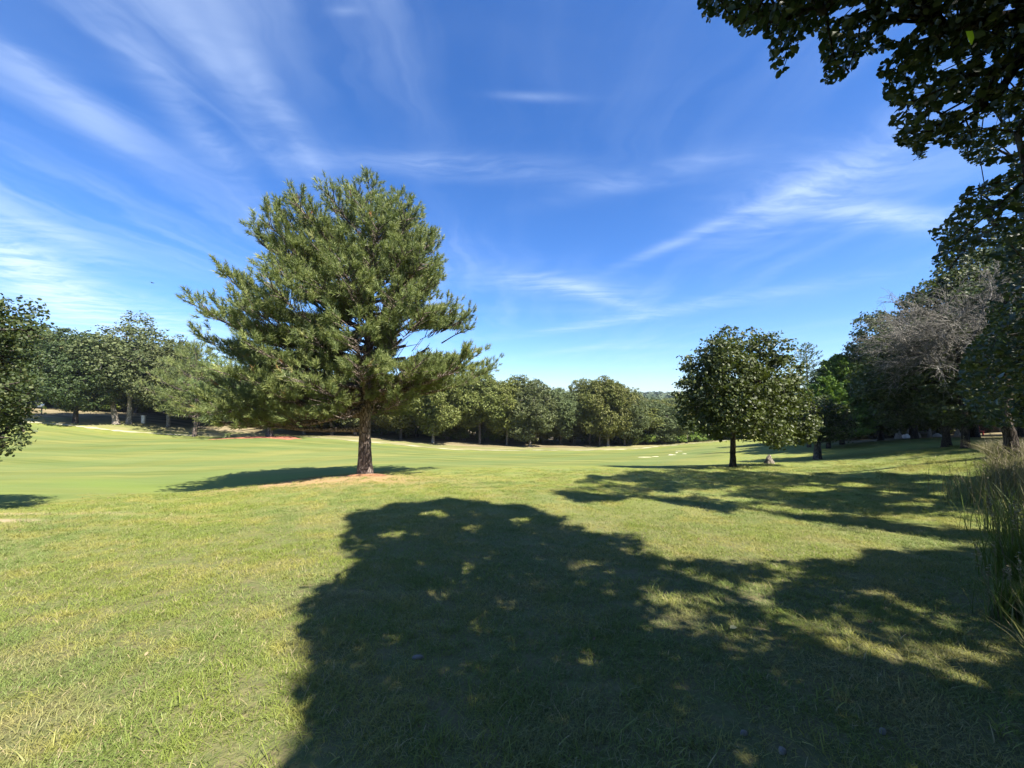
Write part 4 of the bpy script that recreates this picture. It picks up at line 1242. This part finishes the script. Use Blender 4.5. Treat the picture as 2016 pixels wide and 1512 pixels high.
for px, Y, h, w, lab, mt in [(1765, 38, 1.0, .28, "tallest pale pointed stone below the dark oaks in the right background", M_STONE),
                             (1782, 38, .42, .34, "low white stone just right of the tallest pointed stone", M_WHITE),
                             (1776, 39, .34, .30, "smaller white stone touching the low white one", M_WHITE),
                             (1805, 38, .5, .2, "small grey stone at the foot of the grove's grey trunk", M_STONE),
                             (1827, 38, .9, .20, "slim pale pointed stone midway between the two grove trunks", M_STONE),
                             (1842, 38, .35, .4, "flat white stone left of the thickest trunk", M_WHITE),
                             (1882, 36, .7, .24, "pale pointed stone just right of the thickest trunk", M_STONE)]:
    cone_stone(px, Y, h, w, lab, mt, int(px))
b_ = on(1899, 36)
t = thing("dead_trunk", "pale hook-topped dead trunk beside the red bench in the right background", "dead tree", b_)
link("trunk", trunk_mesh("hook_trunk", [(-.1, 0, -.1), (.0, 0, .8), (.2, 0, 1.5), (.35, 0, 2.0)], [.22, .19, .14, .10], M_SNAG, r, sides=9, rings=12), t)
link("stub", trunk_mesh("hook_stub", [(.3, 0, 1.85), (.5, 0, 2.0), (.75, 0, 2.04)], [.10, .09, .06], M_SNAG, r, sides=8, rings=6, flare=0), t)
b_ = on(1915, 36)
t = thing("garden_bench", "red bench under the trees in the right background", "bench", b_)
link("seat", boxes("bench_seat", [(0, 0, .45, 1.5, .42, .06)], M_RED), t)
link("backrest", boxes("bench_back", [(0, .22, .78, 1.5, .05, .14)], M_RED), t)
link("backrest", boxes("bench_back_low", [(0, .22, .60, 1.5, .05, .12)], M_RED), t)
for sx_ in (-.62, .62):
    link("leg", boxes("bench_leg", [(sx_, -.15, .2, .08, .08, .42)], M_RED), t)
    link("leg", boxes("bench_leg", [(sx_, .2, .42, .08, .08, .86)], M_RED), t)
# low shed whose pale roof edge shows between the leaves
b_ = on(1945, 43)
t = thing("garden_shed", "low dark shed with a pale roof edge behind the right-hand trees", "shed", b_, rotz=.15)
link("wall", boxes("shed_wall", [(0, 0, 1.1, 4.6, 3.0, 2.5)], M_BARK_DARK), t)
link("roof", boxes("shed_roof", [(0, 0, 2.42, 5.2, 3.6, .13), (0, 0, 2.55, 4.6, 2.2, .13)], M_WHITE), t)
link("door", boxes("shed_door", [(-.9, -1.53, .95, .9, .05, 1.9)], M_BARK_OAK), t)
link("window", boxes("shed_window", [(1.0, -1.53, 1.3, .8, .05, .6)], M_WHITE), t)

# flat stones and a fallen leaf in the near grass
def flat_stone(px, py, w, lab, seed, dz=.0):
    rr = np.random.default_rng(seed)
    d = ray(px, py); Y = 2.0
    for _ in range(40):
        P = np.array([0, 0, EYE]) + d * Y; Y += (P[2] - gz(P[0], P[1])) * 1.2
    P = np.array([0, 0, EYE]) + d * Y
    m_ = 14; a = np.arange(m_) / m_ * 6.283
    pr = w * (1 + .18 * np.sin(2 * a + seed) + .1 * rr.normal(size=m_))
    V = [np.column_stack([pr * k * np.cos(a), pr * .62 * k * np.sin(a), np.full(m_, z)]) for k, z in ((1.0, -.02), (1.0, .004), (.8, .012), (.35, .016), (.02, .017))]
    V = np.concatenate(V); f_ = np.array([(k * m_ + i, k * m_ + (i + 1) % m_, (k + 1) * m_ + (i + 1) % m_, (k + 1) * m_ + i) for k in range(4) for i in range(m_)])
    link("flat_stone", mesh_np("flat_stone", V, f_, M_STONE, smooth=True), label=lab, cat="stone", loc=(P[0], P[1], gz(P[0], P[1]) + dz))
    return P


flat_stone(822, 1296, .03, "pale flat stone in the shaded grass left of centre", 1, .004)
flat_stone(1465, 1446, .015, "small pale stone in the shaded grass near the bottom, right of centre", 2, .004)
flat_stone(1738, 1444, .014, "grey flat stone in the grass at the bottom right", 3, .01)
flat_stone(1540, 1482, .018, "grey stone half sunk in bare soil at the bottom edge", 5, .008)
P = at(1443, 1223, 2.83)
lf = link("fallen_leaf", mesh_np("fallen_leaf", np.array(LEAF_V) * .055, np.array(LEAF_F), leaf_mat("fallen_leaf", [(0, (.28, .30, .16)), (1, (.3, .32, .18))], .2), {'rnd': np.full(6, .5)}), label="single pale fallen leaf lying in the shaded grass", cat="leaf", loc=(P[0], P[1], gz(P[0], P[1]) + .055))
lf.rotation_euler = (.15, -.1, .2)

# distant bird
bp = at(300, 557, 45)
t = thing("bird", "tiny dark bird flying over the trees at upper left", "bird", bp)
r = np.random.default_rng(2)
M_BIRD = flat_mat("dark_plumage", (.03, .03, .035), .7)
V, Fc = tubes(np.array([[-.16, 0, 0], [0, 0, .01], [.12, 0, 0]]), np.array([[0, 0, .01], [.12, 0, 0], [.19, 0, -.01]]), np.array([.02, .045, .035]), np.array([.045, .035, .008]), 8)
link("body", mesh_np("bird_body", V, Fc, M_BIRD, smooth=True), t)
for sg in (-1, 1):
    V = np.array([(-.06, 0, 0), (.07, 0, 0), (.03, sg * .16, .07), (-.06, sg * .16, .07), (-.10, sg * .34, .02), (-.11, sg * .34, .02), (-.06, 0, .015), (.07, 0, .015), (.03, sg * .16, .08), (-.06, sg * .16, .08), (-.10, sg * .34, .025), (-.11, sg * .34, .025)])
    f_ = np.array([(0, 1, 2, 3), (3, 2, 4, 5), (6, 9, 8, 7), (9, 11, 10, 8), (1, 7, 8, 2), (2, 8, 10, 4), (0, 3, 9, 6), (3, 5, 11, 9)])
    link("wing", mesh_np("bird_wing", V, f_, M_BIRD), t)

# ------------------------------------------------------------------ grass
def blades(r, base, h, lean, width, az=None, rnd=None, curl=.5):
    """tapered bent blades: 7 vertices, 3 faces padded as quads"""
    n = len(base)
    az = r.uniform(0, 6.283, n) if az is None else az
    d = np.stack([np.cos(az), np.sin(az), np.zeros(n)], -1)
    pa = az + math.pi / 2 + r.normal(size=n) * .5
    s_ = np.stack([np.cos(pa), np.sin(pa), np.zeros(n)], -1)
    V = []
    for t_, wk in ((0, 1.0), (.35, .9), (.7, .6), (1.0, .06)):
        up = h * (t_ - curl * .45 * t_ * t_ * lean)
        out_ = h * lean * (t_ ** 1.7)
        c_ = base + d * out_[:, None] + np.array([0, 0, 1.0]) * up[:, None]
        V += [c_ - s_ * (width * wk)[:, None], c_ + s_ * (width * wk)[:, None]]
    V = np.stack(V, 1).reshape(-1, 3)
    f_ = np.array([(0, 1, 3, 2), (2, 3, 5, 4), (4, 5, 7, 6)])
    Fc = (f_[None] + (np.arange(n) * 8)[:, None, None]).reshape(-1, 4)
    rnd = r.random(n) if rnd is None else rnd
    tip = np.tile(np.repeat([0, .45, .8, 1.0], 2), n)
    return V, Fc, np.repeat(rnd, 8), tip


coll = bpy.data.collections.new("turf_pieces")
r = np.random.default_rng(77)
for k in range(6):
    n = 185
    ps = .17
    ba_ = np.column_stack([r.uniform(-ps, ps, n), r.uniform(-ps, ps, n), np.full(n, -.012)])
    ctr = r.uniform(-ps, ps, (7, 2)); w_ = r.integers(0, 7, n)
    m_ = r.random(n) < .5
    ba_[m_, :2] = ctr[w_[m_]] + r.normal(size=(m_.sum(), 2)) * .028
    h = r.uniform(.016, .046, n) * (1.0 if k < 5 else 1.25)
    V, Fc, ra, tip = blades(r, ba_, h, r.uniform(.4, 1.7, n), r.uniform(.0010, .0022, n))
    me_ = mesh_np(f"turf_piece_{k}", V, Fc, M_GRASS, {'rnd': ra, 'tip': tip})
    coll.objects.link(bpy.data.objects.new(f"turf_piece_{k}", me_))


def scatter_points(r, y0, y1, dens):
    area_n = int(dens * (y1 * y1 - y0 * y0) * 1.55)
    y = np.sqrt(r.uniform(y0 * y0, y1 * y1, area_n)); x = r.uniform(-1.5, 1.5, area_n) * (y + .25)
    return x, y


xs, ys, sc = [], [], []
for y0, y1, dens, s0_ in [(.35, 3.2, 85, 1.0), (3.2, 7, 46, 1.1), (7, 12, 22, 1.3), (12, 19.5, 9, 1.7)]:
    x, y = scatter_points(r, y0, y1, dens); xs.append(x); ys.append(y); sc.append(s0_ * r.uniform(.75, 1.25, len(x)))
xs, ys, sc = map(np.concatenate, (xs, ys, sc))
ne = np.interp(xs, [-40, -20, -13, -9, -5, 0, 5, 10, 16, 24], [12, 13, 13.5, 15.5, 17.5, 19.5, 20.5, 22, 28, 40])
edge = np.clip((ne + 1.5 - ys) / 7, 0, 1); sc = sc * (.55 + .45 * edge)
xl = np.interp(ys, [0, 5.5, 7, 10.5, 14, 20], [-7.6, -8.9, -9.5, -11.4, -12.9, -13.5])
edge2 = np.clip((xs - xl + 1.8) / 3.0, 0, 1); sc = sc * (.5 + .5 * edge2); edge = edge * edge2
lit_ = np.exp(-(((xs + 6.2) / 3.2) ** 2 + ((ys - 12.9) / 1.4) ** 2))
edge = edge * (1 - .75 * lit_)
keep = (ys < ne + 1.5) & (r.random(len(xs)) < edge ** .7)
fade = np.clip((ys - 15) / 5, 0, 1); keep &= r.random(len(xs)) > fade
dd = ((xs + 5.3) / 1.0) ** 2 + ((ys - 13.8) / .6) ** 2
keep &= dd > 1
keep &= ~((((xs + 8.9) / 1.1) ** 2 + ((ys - 6.6) / .18) ** 2 < 1) | (((xs + 9.3) / 1.5) ** 2 + ((ys - 7.6) / .14) ** 2 < 1))
# sparse bare places
bare = np.zeros(len(xs), bool)
for bx, by, br_ in [(-.46, 2.42, .13), (1.1, 2.0, .22), (1.35, 1.85, .18), (.55, 2.3, .12), (.2, 2.5, .1), (2.0, 2.4, .18), (1.2, 1.45, .2), (-2.6, 3.2, .15)]:
    bare |= (xs - bx) ** 2 + (ys - by) ** 2 < br_ ** 2
keep &= ~(bare & (r.random(len(xs)) < .75))
xs, ys, sc = xs[keep], ys[keep], sc[keep]
zs = ground(xs, ys)
print('turf pieces', len(xs))
pm_ = bpy.data.meshes.new("grass")
pm_.vertices.add(len(xs)); pm_.vertices.foreach_set('co', np.column_stack([xs, ys, zs]).astype(np.float32).ravel())
a = pm_.attributes.new('sc', 'FLOAT', 'POINT'); a.data.foreach_set('value', sc.astype(np.float32))
a = pm_.attributes.new('rz', 'FLOAT', 'POINT'); a.data.foreach_set('value', r.uniform(0, 6.283, len(xs)).astype(np.float32))
grass = link("grass", pm_, kind='stuff', label="mown lawn grass with pale and dry blades", cat=None)
ng = bpy.data.node_groups.new("grass_scatter", 'GeometryNodeTree')
ng.interface.new_socket("Geometry", in_out='INPUT', socket_type='NodeSocketGeometry')
ng.interface.new_socket("Geometry", in_out='OUTPUT', socket_type='NodeSocketGeometry')
G = NT(ng)
gi = G.add('NodeGroupInput'); go = G.add('NodeGroupOutput')
ci = G.add('GeometryNodeCollectionInfo', {'Collection': coll, 'Separate Children': True, 'Reset Children': True})
iop = G.add('GeometryNodeInstanceOnPoints')
G.l.new(gi.outputs[0], iop.inputs['Points']); G.l.new(ci.outputs[0], iop.inputs['Instance'])
iop.inputs['Pick Instance'].default_value = True
na = G.add('GeometryNodeInputNamedAttribute', data_type='FLOAT'); na.inputs['Name'].default_value = 'sc'
nb_ = G.add('GeometryNodeInputNamedAttribute', data_type='FLOAT'); nb_.inputs['Name'].default_value = 'rz'
cx_ = G.add('ShaderNodeCombineXYZ'); G.l.new(nb_.outputs[0], cx_.inputs[2])
G.l.new(cx_.outputs[0], iop.inputs['Rotation']); G.l.new(na.outputs[0], iop.inputs['Scale'])
G.l.new(iop.outputs[0], go.inputs[0])
md = grass.modifiers.new("scatter", 'NODES'); md.node_group = ng


# taller tufts standing in the mown lawn (foreground, right)
def blade_mass(name, label, pts, hrange, lean, width, mat, seed, seeds=False, cat=None, kind='stuff', base=None, rr=(0, 1), azim=None):
    r_ = np.random.default_rng(seed)
    pts = np.asarray(pts)
    b_ = np.column_stack([pts, ground(pts[:, 0], pts[:, 1]) - .01])
    if base is not None: b_ = b_ - base
    n_ = len(pts)
    h_ = r_.uniform(*hrange, n_)
    V, Fc, ra, tip = blades(r_, b_, h_, r_.uniform(*lean, n_), np.full(n_, width) * r_.uniform(.6, 1.3, n_), az=azim, rnd=r_.uniform(*rr, n_))
    return mesh_np(name, V, Fc, mat, {'rnd': ra, 'tip': tip})


r = np.random.default_rng(5)
pts = []
for px, py, k in [(1330, 1480, 26), (1000, 1500, 24), (860, 1480, 20), (1650, 1380, 30), (1780, 1260, 40), (1850, 1320, 40), (1700, 1300, 26), (1500, 1340, 14), (1890, 1400, 30), (1600, 1460, 16), (1960, 1440, 26), (1420, 1160, 14), (1120, 1090, 10), (650, 1230, 8), (280, 1440, 16), (420, 1380, 12), (1170, 1460, 18), (1900, 1240, 40), (740, 1495, 16), (60, 1500, 14)]:
    d = ray(px, py); Y = 1.6 / -d[2]
    c = np.array([d[0] * Y, Y])
    pts.append(c + r.normal(size=(k, 2)) * .09)
pts = np.concatenate(pts)
link("grass_tufts", blade_mass("grass_tufts", "", pts, (.04, .10), (.4, 1.3), .0035, M_GRASS, 3), kind='stuff', label="longer unmown blades standing out of the lawn")

# dead leaves and bits of bark scattered on the lawn
n = 150
yy = np.sqrt(r.uniform(.8, 120, n)); xx = r.uniform(-1.4, 1.6, n) * yy
P = np.column_stack([xx, yy, ground(xx, yy) + r.uniform(.02, .04, n)])
V, Fc, ra = stamp(LEAF_V, LEAF_F, P, frames(r.normal(size=P.shape) * .5 + [0, 0, 1], r), r.uniform(.014, .032, n), r.random(n))
link("fallen_leaves", mesh_np("fallen_leaves", V, Fc, leaf_mat("dead_leaf", [(0, (.10, .06, .03)), (.5, (.22, .14, .07)), (1, (.38, .32, .18))], .15), {'rnd': ra}), kind='stuff', label="dead brown and straw leaves scattered over the lawn")

# tall weeds along the right edge
def clump(px, Y, n, spread, hr, mat, seed, lab, name, cat, lean=(.08, .5), width=.005, rr=(0, 1)):
    r_ = np.random.default_rng(seed)
    c = on(px, Y)
    pts_ = c[:2] + r_.normal(size=(n, 2)) * spread
    me_ = blade_mass(name, lab, pts_, hr, lean, width, mat, seed, base=c, rr=rr)
    o = thing(name, lab, cat, c)
    link("blades", me_, o, kind='stuff')
    # flowering stems
    k = max(3, n // 14)
    b0 = np.column_stack([r_.normal(size=(k, 2)) * spread, np.zeros(k)])
    hh_ = r_.uniform(hr[1] * .9, hr[1] * 1.35, k)
    tp = b0 + np.column_stack([r_.normal(size=(k, 2)) * .12 * hh_[:, None], hh_])
    V, Fc = tubes(b0, tp, np.full(k, .0028), np.full(k, .0012), 4)
    link("stems", mesh_np(name + "_stems", V, Fc, M_DRYGRASS, {'rnd': np.full(len(V), .6)}), o, kind='stuff')
    sp = np.repeat(tp, 14, 0) + (b0 - tp)[np.repeat(np.arange(k), 14)] * r_.uniform(0, .22, (k * 14, 1)) + r_.normal(size=(k * 14, 3)) * .008
    V, Fc, ra = stamp(np.array(CARD_V), CARD_F, sp, frames(r_.normal(size=sp.shape), r_), np.full(len(sp), .018), r_.uniform(.4, 1, len(sp)))
    link("seed_heads", mesh_np(name + "_seeds", V, Fc, M_DRYGRASS, {'rnd': ra}), o, kind='stuff')
    return o


for px, Y, n_, sp, hr, mt, lab, rr_ in [
        (1992, 3.9, 240, .12, (.30, .72), M_TALL, "tall green grass clump at the right edge, nearest of the upright ones", (0, .5)),
        (1998, 5.6, 260, .22, (.35, .9), M_TALL, "tall yellow-green grass clump behind the nearest one at the right edge", (.2, .8)),
        (1958, 3.1, 110, .06, (.2, .42), M_TALL, "short bright green grass clump beside the lawn at lower right", (0, .4)),
        (2015, 3.0, 200, .11, (.18, .42), M_TALL, "brown arching grass clump at the right edge below the green one", (0, 1)),
        (1950, 8.2, 300, .5, (.35, .9), M_TALL, "mixed green weeds in front of the twisted trunk", (.3, 1)),
        (2012, 7.2, 300, .4, (.4, 1.1), M_DRYGRASS, "brownish weeds between the twisted trunk and the tall green grass", (0, .8))]:
    clump(px, Y, n_, sp, hr, mt, int(px * 7 + Y * 10), lab, "grass_clump", "grass clump", rr=rr_)
r = np.random.default_rng(15)
n = 5200
Yb = r.uniform(8.5, 14.5, n); pxb = 1945 + (Yb - 8.5) * -3 + np.abs(r.normal(size=n)) * 75
X = (pxb - CXP) / F_PX * Yb
link("dry_brush", blade_mass("dry_brush", "", np.column_stack([X, Yb]), (.15, .6), (.2, 1.5), .005, M_DRYGRASS, 17, rr=(0, 1)), kind='stuff', label="tangle of dry tan weeds and grass at the foot of the twisted trunk")
n = 3800
Yb = r.uniform(2.2, 9.0, n); pxb = 2004 + np.abs(r.normal(size=n)) * 55
X = (pxb - CXP) / F_PX * Yb
link("edge_weeds", blade_mass("edge_weeds", "", np.column_stack([X, Yb]), (.12, .45), (.15, .8), .0045, M_TALL, 19, rr=(.1, 1)), kind='stuff', label="rank weeds and grass along the right edge of the lawn")
tri = sum(len(o.data.polygons) * (2 if o.data.polygons and len(o.data.polygons[0].vertices) == 4 else 1) for o in scn.objects if o.type == 'MESH')
uni = sum(len(m_.polygons) * 2 for m_ in bpy.data.meshes)
print("triangles drawn", tri, "unique", uni, "objects", len(scn.objects))
